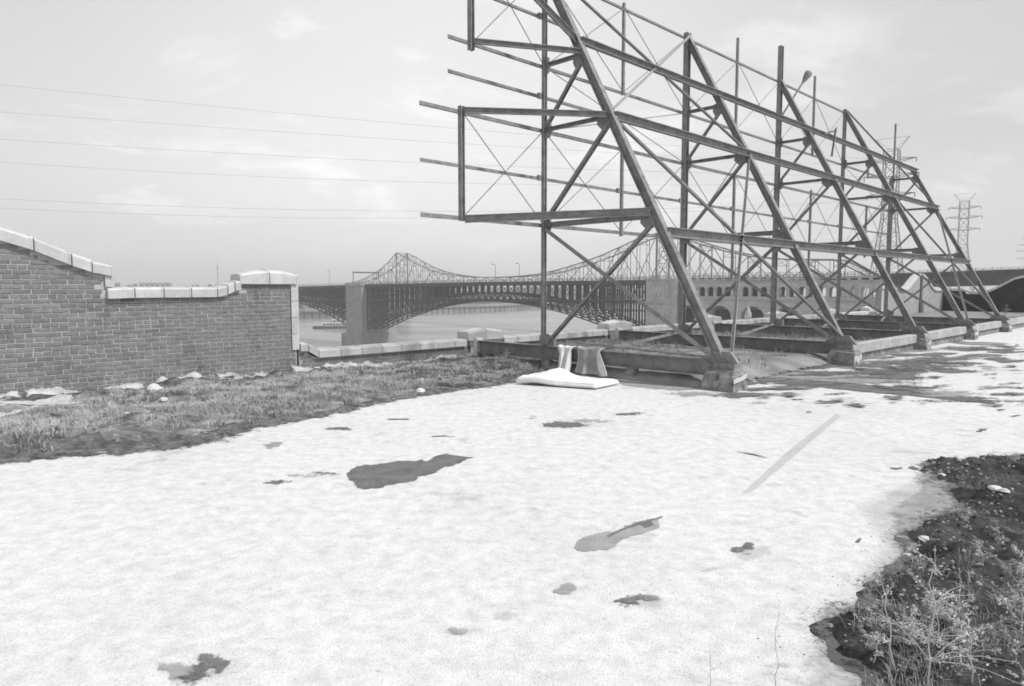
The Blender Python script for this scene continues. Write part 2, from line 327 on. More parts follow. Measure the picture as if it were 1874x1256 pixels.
for i, (cx, cy, rx, ry, mt) in enumerate([(1362,1004,18,8,'tar'),(1165,1098,30,11,'tar'),
        (1035,1079,26,9,'thin_coating'),(1185,1104,40,13,'seam'),(1378,1014,34,13,'seam'),(845,1156,34,10,'seam'),(840,1157,20,6,'thin_coating'),(925,1128,20,9,'seam'),(375,1225,45,20,'tar'),(325,1228,34,14,'thin_coating'),
        (1300,1043,18,5,'seam'),(1640,858,8,3,'tar'),(1672,858,9,3,'tar'),(1572,990,6,3,'tar'),(1650,905,44,5,'seam'),
        (1660,828,36,4,'seam'),(1560,872,6,2,'seam'),(1760,788,24,2,'seam'),(1797,788,9,2.5,'tar'),
        (1445,720,10,1.6,'tar'),(1460,732,8,1.4,'tar'),(1835,722,26,3,'tar'),(1790,729,30,2.5,'tar'),(1832,751,8,1.4,'tar'),(1858,762,8,1.4,'tar'),
        (1480,755,4,1,'tar'),(230,860,30,3,'seam'),(1190,980,14,3,'seam')]):
    pxblob('bare_tar_patch' if mt == 'tar' else 'worn_patch', cx, cy, rx, ry, mt, 0.016+0.0006*i, seed=40+i, wob=.5)
# straight taped seam and hairline crack
pxsheet('roof_seam', [(1530,758),(1540,762),(1462,830),(1378,902),(1352,908),(1440,828)], 0.0145, 'seam', 0.006, 8, 8, .02)
pxsheet('crack', [(1340,826),(1380,832),(1415,842),(1380,834)], 0.0148, 'tar', 0.002, 5, 9, .006)
# grey felt roof behind the line of footings
us_f = list(np.arange(-.15, 6, .12))+list(np.arange(6, 37.5, .5))+[37.6]; vs_f = list(np.arange(-2.29, 3.72, .12))+[3.73]; V = []; E_ = []
def felt_z(v, u):
    e = min(1, max(0, (u+.12+.03*fbm(v, 1, 1.5))/.2)); f = 1 if u > 5.2 else min(1, max(0, (3.74-v)/.5))
    return .004+.186*min(e, f)+.012*fbm(v, u, 1.2)*min(e, f)
for u in us_f:
    for v in vs_f: V.append((v, u, felt_z(v, u))); E_.append(min(1.2, 1+(u+.15)/.3, ((3.73-v)/.25 if u < 5.2 else 2)))
k1 = len(vs_f); mb = MB(); mb.add(V, [(i*k1+j, i*k1+j+1, (i+1)*k1+j+1, (i+1)*k1+j) for i in range(len(us_f)-1) for j in range(k1-1)])
o = mb.build('grey_felt', 'grey_roof', parent=roof, smooth=True); at = o.data.attributes.new('edge', 'FLOAT', 'POINT'); at.data.foreach_set('value', [float(q) for q in E_])
if o.data.polygons[0].normal.z < 0: o.data.flip_normals()
pxsheet('worn_patch', [(1120,674),(1290,690),(1290,712),(1230,716),(1140,706),(1128,700),(1100,688),(1080,690),(1060,684)], 0, 'thin_coating', .03, 6, 33, .12)
pxsheet('tar_line', [(1420,690),(1560,702),(1700,718),(1830,735),(1826,742),(1690,728),(1540,714),(1420,702)], 0, 'tar', .06, 8, 35, .10)
# dark wet streaks and peeled tar spreading out from the footings on the right
r = random.Random(5)
STREAK = [(1470,684,70,8),(1560,690,90,9),(1640,684,70,8),(1700,676,60,6),(1650,660,55,5),(1600,668,60,6),(1735,664,50,4),(1500,672,70,5),(1400,690,80,8),
          (1560,655,40,4),(1690,650,55,4),(1760,655,60,4),(1720,640,60,5),(1790,640,55,4),(1660,672,30,6),(1750,627,50,4),(1810,631,50,3),(1840,660,40,4),
          (1580,700,70,4),(1660,712,70,3),(1735,722,70,3.5),(1800,735,70,3),(1640,640,30,3),(1850,645,30,3),(1280,722,60,4),(1360,724,60,4),(1390,700,40,6),
          (1420,712,40,5),(1530,694,110,5),(1600,680,90,5),(1480,706,80,4),(1680,668,70,4),(1580,648,50,3),(1340,690,40,4),(1210,690,80,4),(1260,684,60,3)]
for i, (cx, cy, rx, ry) in enumerate(STREAK):
    pxblob('tar_streak', cx, cy, rx, ry, 'tar' if i % 4 else 'thin_coating', 0.030+0.0008*i, seed=200+i, wob=.75)
for i in range(110):
    cx = r.uniform(1380, 1874); cy = r.uniform(632, 745); rx = r.uniform(4, 26)
    pxblob('tar_fleck', cx, cy, rx, max(.7, rx*r.uniform(.05, .12)), r.choice(['tar', 'tar', 'thin_coating']), 0.06+0.0002*i, seed=300+i, wob=.7)
for i in range(12):
    cx = r.gauss(1150, 330); cy = r.uniform(760, 1230); rx = r.uniform(2, 9)*(cy/1000)
    pxblob('coating_fleck', cx, cy, rx, rx*.35, r.choice(['seam', 'seam', 'thin_coating']), 0.05+0.0002*i, seed=600+i, wob=.6)

WV = -2.3
# soil bed with grass between the wall and the white coating
EDGE = [(-60,858),(0,850),(110,838),(215,832),(330,820),(400,808),(430,797),(470,785),(540,773),(620,757),(700,738),(770,726),(830,716),(900,708),(950,700),(1000,690)]
EL = [G(x, y) for x, y in EDGE]
def edge_v(u):
    if u <= EL[0].y: return EL[0].x
    for a, b in zip(EL, EL[1:]):
        if a.y <= u <= b.y: return a.x + (b.x-a.x)*(u-a.y)/(b.y-a.y)
    return max(0.3, EL[-1].x - 1.0*(u-EL[-1].y))
def bed_z(v, u):
    ve = edge_v(u) + 0.16*fbm(u, 0.3, 2.2); f = min(1, max(0, (ve-v)/0.5))
    return -0.03 + 0.075*f**.6 + 0.10*f*max(0, fbm(v, u, 1.1)+.25)
nu, nv = 330, 90; us = np.linspace(-11.5, 2.6, nu); mb = MB(); vv = []
for u in us:
    for k in range(nv):
        v = -2.31 + (edge_v(u)+0.5+2.31)*k/(nv-1); vv.append((v, u, bed_z(v, u)))
mb.add(vv, [(i*nv+j, i*nv+j+1, (i+1)*nv+j+1, (i+1)*nv+j) for i in range(nu-1) for j in range(nv-1)])
o = mb.build('soil', 'soil', fr=ROOF, org=(0, -4, 0), smooth=True, kind='structure'); o.data.materials.append(M['margin'])
for f in o.data.polygons:
    c_ = f.center; u_ = c_.y-4; d_ = edge_v(u_)-c_.x
    if d_+.28*fbm(c_.x, u_, 2.4)+.10*fbm(c_.x, u_, 11) < (.42 if u_ < -6 else .20): f.material_index = 1
    if -8.4 < u_ < -.3 and c_.x-WV+.12*fbm(u_, c_.x, 3)+.05*fbm(c_.x, u_, 11) < (.42 if u_ < -4 else .28) and c_.x > WV-.02+.05: f.material_index = 1

if o.data.polygons[0].normal.z < 0: o.data.flip_normals()
V = []; E_ = []; ue = np.linspace(-11.2, 2.2, 330)
for u in ue:
    for k in range(9): v = edge_v(u)-.12+.055*k; V.append((v, u, .004 if k > 2 else .004+.02*(2-k))); E_.append(.75-.22*k)
mb = MB(); mb.add(V, [(i*9+j, i*9+j+1, (i+1)*9+j+1, (i+1)*9+j) for i in range(329) for j in range(8)])
o = mb.build('wet_edge', 'margin_edge', parent=roof); at = o.data.attributes.new('edge', 'FLOAT', 'POINT'); at.data.foreach_set('value', [float(q) for q in E_])
# broken white flashing along the foot of the wall
def flashing(u0, u1, v0, wd, lift, seed):
    n = max(8, int((u1-u0)/0.03)); mrow = 7; V = []; E_ = []; up = v0-wd/2 < WVF+.1
    for i in range(n+1):
        u = u0+(u1-u0)*i/n; e = min(1, 4*min(i, n-i)/n)
        for j in range(mrow):
            t_ = j/(mrow-1); ww = wd*(.75+.5*fbm(u, seed, 2.5)); v = v0+(t_-.5)*ww+.06*fbm(u, seed+3, 2)
            v = max(v, WVF+.012); z = bed_z(v, u)+lift+.012*fbm(v*3, u*3, 2)
            if up and t_ < .4: z += (.4-t_)*.16*(1+fbm(u, seed+1, 4)); v = WVF+.012+t_*.05
            V.append((v, u, z)); E_.append(1.7*min(1, 1.25*min(e, 2.6*min(t_+.08, 1-t_)))-.6)
    mb = MB(); mb.add(V, [(i*mrow+j, i*mrow+j+1, (i+1)*mrow+j+1, (i+1)*mrow+j) for i in range(n) for j in range(mrow-1)])
    o = mb.build('wall_flashing', 'flash_sheet', parent=roof, smooth=True); at = o.data.attributes.new('edge', 'FLOAT', 'POINT'); at.data.foreach_set('value', [float(q) for q in E_]); return o
WVF = -2.3
for i, a in enumerate([(-8.9,-8.05,-2.2,.22,.01),(-8.1,-7.35,-2.2,.26,.012),(-7.15,-6.5,-2.2,.2,.01),(-6.5,-5.6,-2.2,.2,.01),(-5.5,-4.5,-2.2,.2,.01),(-4.2,-3.5,-2.2,.2,.01),
                       (-3.7,-1.4,-2.08,.34,.01),(-1.3,-.1,-2.1,.3,.01),(.1,1.1,-2.1,.22,.01),(-11,-7.2,-1.62,.75,.012),(-11,-8.1,-2.02,.3,.01),(-11,-7.2,-1.02,.34,.012),(-7.3,-6.2,-1.5,.25,.012),
                       (1.3,2.2,-1.9,.2,.01),(-2.9,-1.7,-1.75,.16,.01),(-6.3,-4.8,-1.35,.12,.012),(-9.5,-8.3,-.5,.10,.012),(-7.6,-6.9,-.42,.06,.012),(-6.9,-5.9,.05,.05,.012)]):
    flashing(a[0], a[1], a[2], a[3], a[4], 70+i)

# grass blades (one mesh) ----------------------------------------------
def blades(name, spots, mat, hmin, hmax, per, spread, label, cat, wd=0.006, lean=.5):
    """spots: list of (v,u,z,size)"""
    V = []; F = []
    for (v, u, z, s) in spots:
        for _ in range(per):
            a = rng.uniform(0, 6.283); rr_ = rng.uniform(0, 1)**.7*spread*s; h = rng.uniform(hmin, hmax)*s
            bx, by = v + rr_*math.cos(a), u + rr_*math.sin(a); la = a + rng.normal(0, .8); l = h*rng.uniform(.1, 1)*lean*2
            wx, wy = -math.sin(la)*wd/2, math.cos(la)*wd/2; k = len(V)
            m_ = (bx+math.cos(la)*l*.35, by+math.sin(la)*l*.35, z+h*.62); tp = (bx+math.cos(la)*l, by+math.sin(la)*l, z+h*rng.uniform(.75, 1.0))
            V += [(bx-wx, by-wy, z-.02), (bx+wx, by+wy, z-.02), (m_[0]+wx*.8, m_[1]+wy*.8, m_[2]), (m_[0]-wx*.8, m_[1]-wy*.8, m_[2]), tp]
            F += [(k, k+1, k+2, k+3), (k+3, k+2, k+4)]
    mb = MB(); mb.v = V; mb.f = F
    o = mb.build(name, mat, fr=ROOF, org=(0, 0, 0)); setp(o, label, cat, None, 'stuff'); return o
spots = []; low = []
for _ in range(11000):
    u = rng.uniform(-11, 2.3); ve = edge_v(u); v = -2.25 + (ve+2.2)*rng.uniform(0, 1)**.8
    d = fbm(v, u, 1.6) + .5*fbm(v+9, u, 5) + (0.10 if u > -6.5 else -0.10) + (.18 if u > -3 else 0)
    if d < 0.05: continue
    if v < -1.75 and u < -1 and rng.uniform() < .93: continue
    if v < -1.0 and u < -7.2 and rng.uniform() < .8: continue
    if ve-v+.28*fbm(v, u, 2.4) < (.42 if u < -6 else .2) and rng.uniform() < .85: continue
    spots.append((v, u, bed_z(v, u), rng.uniform(.4, 1.0)*(1+.5*max(0, d))))
print('tufts', len(spots))
blades('dry_grass', spots, 'straw', .02, .10, 22, .11, 'dry pale grass growing in the soil strip at the foot of the brick wall', 'grass', .0032, 1.1)
blades('leafy_ground_cover', [s for s in spots if s[1] > -3.2 or rng.uniform() < .15], 'leaf', .02, .10, 14, .09, 'low grey leafy weeds covering the soil strip near the mattress', 'ground cover', .018, .9)

# river, banks, ground, far hills
mb = MB(); mb.add([(-6000, -1500, -28.4), (6000, -1500, -28.4), (6000, 9000, -28.4), (-6000, 9000, -28.4)], [(0, 1, 2, 3)])
mb.build('river', 'water', kind='structure')
# near shore under and beyond the bridge approach
mb = MB(); near = [(-400,-400),(900,-400),(2600,1500),(900,800),(250,330),(62,250),(20,110),(-20,40),(-200,-60),(-400,-120)]
mb.prism(near, 2, -32, -26.4); mb.build('near_ground', 'bank', kind='structure')
far = [(-5000,300),(-1400,420),(-600,560),(-196,655),(-96,775),(-9,862),(38,950),(300,1400),(900,2200),(900,6000),(-5000,6000)]
mb = MB(); mb.prism(far, 2, -32, -24.6); mb.build('far_bank', 'bank', kind='structure')

# ------------------------------------------------------------------ brick parapet
WV = -2.3                                       # face of the wall
def lerp_tab(tab, u):
    if u <= tab[0][0]: return tab[0][1]
    for (a, za), (b2, zb) in zip(tab, tab[1:]):
        if a <= u <= b2: return za + (zb-za)*(u-a)/(b2-a) if b2 > a else zb
    return tab[-1][1]
def gable(u, c, w, base, peak):                 # ogee gable: concave foot, convex head
    t_ = min(1, abs(u-c)/w); return base + (peak-base)*(0.5+0.5*math.cos(math.pi*t_))
HT = [(-13.5, 1.85), (-12.4, 2.1), (-11.2, 2.52), (-10.2, 2.62), (-9.4, 2.55), (-8.75, 2.38), (-8.28, 2.243), (-7.9, 2.12), (-7.48, 1.93), (-7.2, 1.82), (-6.98, 1.78)]
FLAT = [(-6.96, 1.44), (-5.36, 1.44)]; RAMP = [(-5.36, 1.44), (-5.22, 1.47), (-5.12, 1.53), (-4.98, 1.56)]
BUMP = [(-4.98, 1.655), (-4.0, 1.655)]
def Thigh(u):
    if u < -6.97: return lerp_tab(HT, u)
    if u < -5.36: return 1.44
    if u < -4.98: return lerp_tab(RAMP, u)
    return 1.655
def Tlow(u):
    if u < -3.62: return lerp_tab([(-4.0, .47), (-3.85, .465), (-3.72, .36), (-3.62, .32)], u)
    k = (u % 5.0)
    return 0.43 if (k < 1.05 and u > -.1) else 0.32
def core(parent, u0, u1, T, v0, v1, zb, mat, n):
    for_u = [u0 + (u1-u0)*i/n for i in range(n+1)]
    mb = MB()
    top = [(v, u, T(min(u, u1-1e-4))) for u in for_u for v in (v0, v1)]; bot = [(v, u, zb) for u in for_u for v in (v0, v1)]
    k = len(top); V = top+bot; F = []
    for i in range(n):
        a = 2*i; F += [(a, a+1, a+3, a+2), (a+1, k+a+1, k+a+3, a+3), (k+a, a, a+2, k+a+2)]
    F += [(0, k, k+1, 1), (2*n, 2*n+1, k+2*n+1, k+2*n)]
    mb.add(V, F); return mb.build('mortar_core', mat, parent=parent)
def brick_mesh(L_, H_, D_=0.02, bev=0.004, name='brick'):
    mb = MB(); b_ = bev
    x0, x1 = 0.0, D_
    outer = [(-L_/2, -H_/2), (L_/2, -H_/2), (L_/2, H_/2), (-L_/2, H_/2)]
    inner = [(-L_/2+b_, -H_/2+b_), (L_/2-b_, -H_/2+b_), (L_/2-b_, H_/2-b_), (-L_/2+b_, H_/2-b_)]
    V = [(x0, a, c) for a, c in outer] + [(x1-b_, a, c) for a, c in outer] + [(x1, a, c) for a, c in inner]
    F = []
    for i in range(4):
        j = (i+1) % 4; F += [(i, j, 4+j, 4+i), (4+i, 4+j, 8+j, 8+i)]
    F += [(8, 9, 10, 11)]
    return V, F
BM = {}
def brick_data(kind):
    if kind not in BM:
        V, F = brick_mesh({'s': .203, 'h': .096, 'q': .15}[kind], .0545)
        me = bpy.data.meshes.new('brick'); me.from_pydata(V, [], F); me.update(); me.materials.append(M['brick']); BM[kind] = me
    return BM[kind]
def lay_bricks(parent, u0, u1, T, zb, course, singles, limit_u):
    """running bond with a header course every sixth; nearest ones are separate objects, the rest one mesh"""
    o0, fr = o_org[parent.name]; rest = MB(); lst = []
    nc = 60; r = random.Random(int(u0*10)+99)
    for c in range(nc):
        z = zb + course*(c+.5)
        hdr = (c % 6 == 4); ln = .096 if hdr else .203; pitch = ln+.0135
        u = u0 + (0 if c % 2 else pitch/2) + r.uniform(-.012, .012) - pitch
        while u < u1:
            uc = u+pitch/2; kind = 'h' if hdr else 's'; l = ln
            if not hdr and r.random() < .05: pass
            lo, hi = uc-l/2, uc+l/2
            if lo < u0: lo = u0+.002
            if hi > u1: hi = u1-.002
            if hi-lo > .04 and z+.0275 <= min(T(lo+.001), T(hi-.001))+.028:
                lst.append((lo, hi, z, kind, abs((hi-lo)-ln) < 1e-6))
            u += pitch
    cl = ROOF.local((0, 0, 0)); vis = lambda q: (math.hypot(q[0]-cl.y, WV-cl.x) + (0 if q[0] > -8.35 else 99))
    lst.sort(key=vis); k = 0
    for (lo, hi, z, kind, full) in lst:
        uc = (lo+hi)/2; dv = r.uniform(-.003, .003)
        if k < singles and full:
            o = bpy.data.objects.new('brick', brick_data(kind)); COL.objects.link(o); o.parent = parent
            o.location = (WV-.015+dv-o0[0], uc+r.uniform(-.002, .002)-o0[1], z+r.uniform(-.002, .002)-o0[2])
            o.rotation_euler = (r.uniform(-.008, .008), r.uniform(-.01, .01), r.uniform(-.012, .012)); k += 1
        else:
            V, F = brick_mesh(hi-lo, .0545)
            rest.add([(WV-.015+dv+p[0], uc+p[1], z+p[2]) for p in V], F)
    rest.build('brick_field', 'brick', parent=parent, kind='stuff')
def coping_tile(parent, u0, z0, u1, z1, h=.17, name='coping_tile', arch=0.0, h2=None, gap=.009, vc=None):
    h2 = h if h2 is None else h2; vc = (WV-.13) if vc is None else vc; wd = .20
    prof = [(-wd, -.012), (-wd, .74), (-wd*.93, .86), (-wd*.75, .95), (0, 1.0), (wd*.75, .95), (wd*.93, .86), (wd, .74), (wd, -.012)]
    n = len(prof); st = [(0, .97), (.04, 1.0), (.5, 1.0), (.94, 1.0), (.945, 1.05), (1, 1.05)]; V = []; F = []
    Lu = u1-u0-gap*2
    for (t_, sc_) in st:
        u = u0+gap+Lu*t_; zb = z0+(z1-z0)*(gap+Lu*t_)/(u1-u0); hh = h+(h2-h)*t_ + arch*math.sin(math.pi*t_)
        for a, b_ in prof: V.append((vc + a*(1+(sc_-1)*.5), u, zb + (b_*hh*(sc_ if b_ > 0 else 1))))
    for i in range(len(st)-1):
        for j in range(n-1): F.append((i*n+j, i*n+j+1, (i+1)*n+j+1, (i+1)*n+j))
        F.append((i*n+n-1, i*n, (i+1)*n, (i+1)*n+n-1))
    F += [tuple(range(n-1, -1, -1)), tuple((len(st)-1)*n+j for j in range(n))]
    mb = MB(); mb.add(V, F); return mb.build(name, 'tile', parent=parent)

wall = thing('brick_parapet', 'high dark brick parapet wall on the left with a curved gable end and pale coping', 'brick wall', ROOF, (WV-.13, -8, 0))
core(wall, -13.5, -4.0, Thigh, WV-.28, WV-.004, -.05, 'mortar', 380)
lay_bricks(wall, -10.5, -4.02, Thigh, -.04, .0672, 300, 0)
us_ = [-13.4, -12.9, -12.4, -11.9, -11.4, -10.9, -10.4, -9.9, -9.4, -8.9, -8.4, -7.86, -7.42]
for a, b2 in zip(us_, us_[1:]): coping_tile(wall, a, lerp_tab(HT, a), b2, lerp_tab(HT, b2), .19)
coping_tile(wall, -7.42, lerp_tab(HT, -7.42), -7.17, lerp_tab(HT, -7.17), .19); coping_tile(wall, -7.17, lerp_tab(HT, -7.17), -6.90, 1.76, .17)
mb = MB(); mb.box((WV-.31, -7.0, 1.605), (WV+.035, -6.88, 1.775)); mb.build('corner_tile', 'tile', parent=wall)
coping_tile(wall, -6.99, 1.43, -6.62, 1.44, .165)
for k in range(3): coping_tile(wall, -6.62+.41*k, 1.44, -6.21+.41*k, 1.44, .165)
coping_tile(wall, -5.39, 1.44, -5.22, 1.475, .165); coping_tile(wall, -5.22, 1.475, -5.10, 1.54, .165); coping_tile(wall, -5.10, 1.54, -4.985, 1.56, .165)
coping_tile(wall, -5.02, 1.655, -4.50, 1.655, .17, h2=.245, arch=.02); coping_tile(wall, -4.50, 1.655, -3.97, 1.655, .245, h2=.17, arch=.025)
for k in range(4):
    mb = MB(); zt = 1.645-.292*k; mb.box((WV-.25, -4.005, zt-.284), (WV+.03, -3.955, zt)); mb.box((WV-.002, -4.09, zt-.284), (WV+.03, -4.006, zt))
    mb.build('jamb_tile', 'tile', parent=wall)

lowwall = thing('low_parapet', 'long low brick parapet with pale coping and stubby raised piers along the river side', 'brick wall', ROOF, (WV-.13, 6, 0))
core(lowwall, -3.95, 26.8, Tlow, WV-.28, WV-.004, -.05, 'mortar', 1200)
lay_bricks(lowwall, -3.94, 7.0, Tlow, -.04, .0672, 0, 0)
mb = MB()                                       # beyond, courses too small to tell apart
for c in range(4): mb.box((WV-.01, 7.0, .02+c*.0672), (WV+.006, 26.7, .075+c*.0672))
mb.build('far_courses', 'brick', parent=lowwall)
coping_tile(lowwall, -3.955, .465, -3.80, .45, .15); coping_tile(lowwall, -3.80, .45, -3.60, .33, .15)
u = -3.60
while u < 26.7:
    k = u % 5.0
    if u > -.3 and (k < .9 or k > 4.8):
        base = math.floor((u+.3)/5.0)*5.0
        coping_tile(lowwall, base, .43, base+.53, .43, .20, h2=.27); coping_tile(lowwall, base+.53, .43, base+1.06, .43, .27, h2=.20)
        mb = MB(); mb.box((WV-.28, base+.04, .30), (WV+.06, base+1.0, .428)); mb.build('pier_cap', 'brick', parent=lowwall)
        mb = MB(); mb.box((WV+.01, base+.08, .0), (WV+.05, base+.9, .299)); mb.build('pier', 'concrete', parent=lowwall)
        u = base+1.09
    else:
        nxt = (math.floor((u+.2)/5.0)+1)*5.0 if u > -.3 else 0.0
        seg = min(.46, nxt-u-.03)
        if seg < .15: u = nxt+.001; continue
        coping_tile(lowwall, u, .32, u+seg, .32, .155); u += seg
        if nxt-u < .12: u = nxt+.001

# small finial-like white bag standing on the low parapet
o0 = (WV-.13, 13.3, .47)
mb = MB(); vv = []; 
for i in range(6):
    rr_ = [.10, .13, .11, .075, .04, .01][i]; zz_ = [.0, .08, .2, .3, .4, .46][i]
    for j in range(10): vv.append((o0[0]+rr_*math.cos(j*.628)*(1+.1*math.sin(i*3+j)), o0[1]+rr_*math.sin(j*.628), o0[2]+zz_))
mb.add(vv, [(i*10+j, i*10+(j+1) % 10, (i+1)*10+(j+1) % 10, (i+1)*10+j) for i in range(5) for j in range(10)]+[tuple(range(50, 60))])
setp(mb.build('white_bag', 'white', fr=ROOF, org=o0), 'small white upright bag on the low parapet seen between the second and third frames', 'bag')

gw = thing('gable_wall', 'parapet wall with a curved gable at the far end of the roof, painted pale as sunlit', 'wall', ROOF, (WV-.13, 32, 0))
def Tg(u):
    if u < 29.6: return 1.50
    if u > 36.4: return 1.36
    return gable(u, 33.2, 3.0, 1.36, 2.22)
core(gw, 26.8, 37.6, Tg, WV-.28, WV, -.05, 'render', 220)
u = 26.75
while u < 37.3:
    s_ = .62; coping_tile(gw, u, Tg(u), u+s_, Tg(u+s_), .14); u += s_
mb = MB()
for k in range(5): mb.box((WV, 26.8, .0+k*.30), (WV+.02, 27.0, .29+k*.30))
mb.build('edge_quoins', 'white', parent=gw)
mb = MB(); mb.rod((WV+.06, 33.1, .3), (WV+.06, 33.1, 2.4), .07, 8); mb.rod((WV+.1, 33.1, .15), (WV+.1, 33.1, .8), .12, 8); mb.build('downpipe', 'steel', parent=gw)

ew = thing('end_wall', 'brick end wall with a broad curved gable and pale coping, painted dark for shade at the far right', 'wall', ROOF, (4, 37.8, 0))
def Te(v):
    if v < -1.15: return 1.38
    if v < .0: return 1.20
    if v > 12: return 1.2
    return gable(v, 1.7, 1.9, 1.30, 2.15) if v < 1.7 else (2.15 if v < 6 else gable(v, 6, 3.0, 1.3, 2.15))
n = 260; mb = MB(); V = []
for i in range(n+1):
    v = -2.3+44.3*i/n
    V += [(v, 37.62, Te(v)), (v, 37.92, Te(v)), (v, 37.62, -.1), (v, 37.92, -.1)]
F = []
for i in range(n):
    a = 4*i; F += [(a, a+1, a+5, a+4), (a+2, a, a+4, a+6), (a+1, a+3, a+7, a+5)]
mb.add(V, F); mb.build('wall_body', 'shade_brick', parent=ew)
v = -2.3
while v < 14:
    e = v+.5; mb = MB(); z0, z1 = Te(v+.01), Te(e-.01)
    if abs(z0-z1) > .45: z1 = z0
    mb.prism([(v+.008, z0-.01), (e-.008, z1-.01), (e-.008, z1+.13), (v+.008, z0+.13)], 1, 37.55, 37.98); mb.build('coping_tile', 'tile', parent=ew); v = e
# things standing on the end wall ledge
for i, (vv_, h_) in enumerate([(-.75, .32), (-.45, .42), (-.2, .28)]):
    mb = MB(); mb.rod((vv_, 37.75, 1.33), (vv_, 37.75, 1.33+h_*.7), .06, 8); mb.rod((vv_, 37.75, 1.33+h_*.7), (vv_, 37.75, 1.33+h_), .03, 8)
    o = mb.build('bottle', 'white', fr=ROOF, org=(vv_, 37.75, 1.33))
    setp(o, ['short pale bottle on the end wall ledge, leftmost of three', 'tallest pale bottle on the end wall ledge, middle of three', 'short pale bottle on the end wall ledge, rightmost of three'][i], 'bottle', 'bottles on the end wall ledge')

# ------------------------------------------------------------------ the sign frame
Z0, Z1, Z2, Z3, Z4 = .463, 2.785, 4.572, 5.761, 7.512
ZL = [Z0, Z1, Z2, Z3, Z4]; VL = [3.80, 2.487, 1.533, .893, 0.0]; ZF = .435
def legp(k, l, dz=0, dv=0):
    z = ZL[l]+dz
    v = VL[l] + dv - dz*.52
    if l == 0: z = ZF+dz
    return (v, (k-1)*5.0, z)
def postp(k, l, dz=0): return (0, (k-1)*5.0, ZL[l]+dz)
sf = thing('sign_frame', 'huge open steel framework of an old rooftop sign, with leaning legs and crossed bracing', 'sign frame', ROOF, (1.9, 10, 0))
def part(name, p0, p1, prof, up=(0, 0, 1), mat='steel'):
    mb = MB(); mb.bar(p0, p1, prof, up); return mb.build(name, mat, parent=sf)
pw = {1: .075, 2: .125, 3: .12, 4: .095, 5: .11}
ptop = {1: 8.6, 2: 7.62, 3: 8.50, 4: 7.60, 5: 5.85}
lw = {1: .15, 2: .14, 3: .14, 4: .14, 5: .13}
for k in range(1, 6):
    u = (k-1)*5.0
    part('post', (0, u, Z0), (0, u, ptop[k]), sec_I(pw[k], pw[k]*1.05, .012), (0, 1, 0))
    top = legp(k, 4) if k < 5 else legp(5, 3, .42)
    if k == 1: top = (-.1, 0, 7.7)
    part('leg', (3.86, u, .33), top, sec_I(.13, lw[k], .014), (1, 0, 0))
    # floor beam running from the parapet to the footing
    mb = MB(); mb.bar((-1.85, u, Z0-.13), (4.0, u, Z0-.13), sec_I(.15, .26, .016), (0, 0, 1)); mb.build('floor_beam', 'beam', parent=sf)
    mb = MB(); mb.box((-1.95, u-.09, .12), (-1.855, u+.09, Z0+.05)); mb.build('beam_end_block', 'white', parent=sf)
    for vb in (-1.7, 0, 2.0):
        mb = MB(); mb.box((vb, u-.06, .0), (vb+.2, u+.06, Z0-.262)); mb.build('beam_bearing', 'concrete', parent=sf)
    for l in (1, 2, 3):
        sz = .10 if l == 1 else .075
        part('strut', (pw[k]/2, u, ZL[l]), (VL[l]-.05, u, ZL[l]), sec_C(.05, sz, .01), (0, 0, 1))
    dd = .10 if k == 1 else .085
    part('web_diagonal', legp(k, 3, -.06), (0.04, u, Z2+.08), sec_C(.05, dd*.8, .01), (0, 1, 0))
    part('web_diagonal', legp(k, 2, -.06), (0.04, u, Z1+.10), sec_C(.05, dd, .01), (0, 1, 0))
    part('web_diagonal', legp(k, 1, -.06), (0.08, u, Z0+.06), sec_C(.05, dd, .01), (0, 1, 0))
    part('web_diagonal', (0.04, u-.06, Z1-.1), (3.62, u-.06, Z0+.03), sec_L(.075, .075, .01), (0, 1, 0))
    # gusset plates with bolts
    for l in (1, 2, 3):
        mb = MB(); s_ = .20 if l < 3 else .14; zc = ZL[l]
        mb.prism([(.0, zc-.16), (.0, zc+.18), (s_*.8, zc+.14), (s_, zc-.02), (s_*.7, zc-.14)], 1, u-.02, u+.02)
        for a, b_ in ((.05, .08), (.05, -.08), (.12, .0), (.05, 0)): mb.bar((a, u-.032, zc+b_), (a, u+.032, zc+b_), sec_R(.010, 6))
        mb.build('gusset', 'steel', parent=sf)
        mb = MB(); v_ = VL[l]
        mb.prism([(v_+.06, zc-.16), (v_+.0, zc+.08), (v_-.22*s_/.2, zc+.06), (v_-.25*s_/.2, zc-.10), (v_-.10, zc-.24)], 1, u-.02, u+.02); mb.build('gusset', 'steel', parent=sf)
    mb = MB(); mb.prism([(-.08, Z0+.012), (-.08, Z0+.2), (.12, Z0+.24), (.30, Z0+.15), (.30, Z0+.012)], 1, u-.03, u+.03); mb.build('gusset', 'steel', parent=sf)
    mb = MB(); mb.prism([(3.45, .46), (3.62, .60), (3.95, .60), (4.08, .44), (4.08, .42), (3.4, .42)], 1, u-.04, u+.04)
    mb.box((3.62, u-.15, .285), (4.08, u+.15, .31)); mb.prism([(3.66,.31),(4.04,.31),(3.98,.42),(3.70,.42)], 1, u-.05, u+.05); mb.build('foot_plate', 'steel', parent=sf)
# front chords
for (l, dz, dv, wh) in ((1, -.28, .10, .16), (2, .0, .09, .15), (3, .27, .09, .13)):
    p0, p1 = legp(1, l, dz, dv), legp(5, l, dz, dv)
    part('front_chord', (p0[0], .02, p0[2]), (p1[0], 20.18, p1[2]), sec_C(.09, wh, .014), (0, 0, 1))
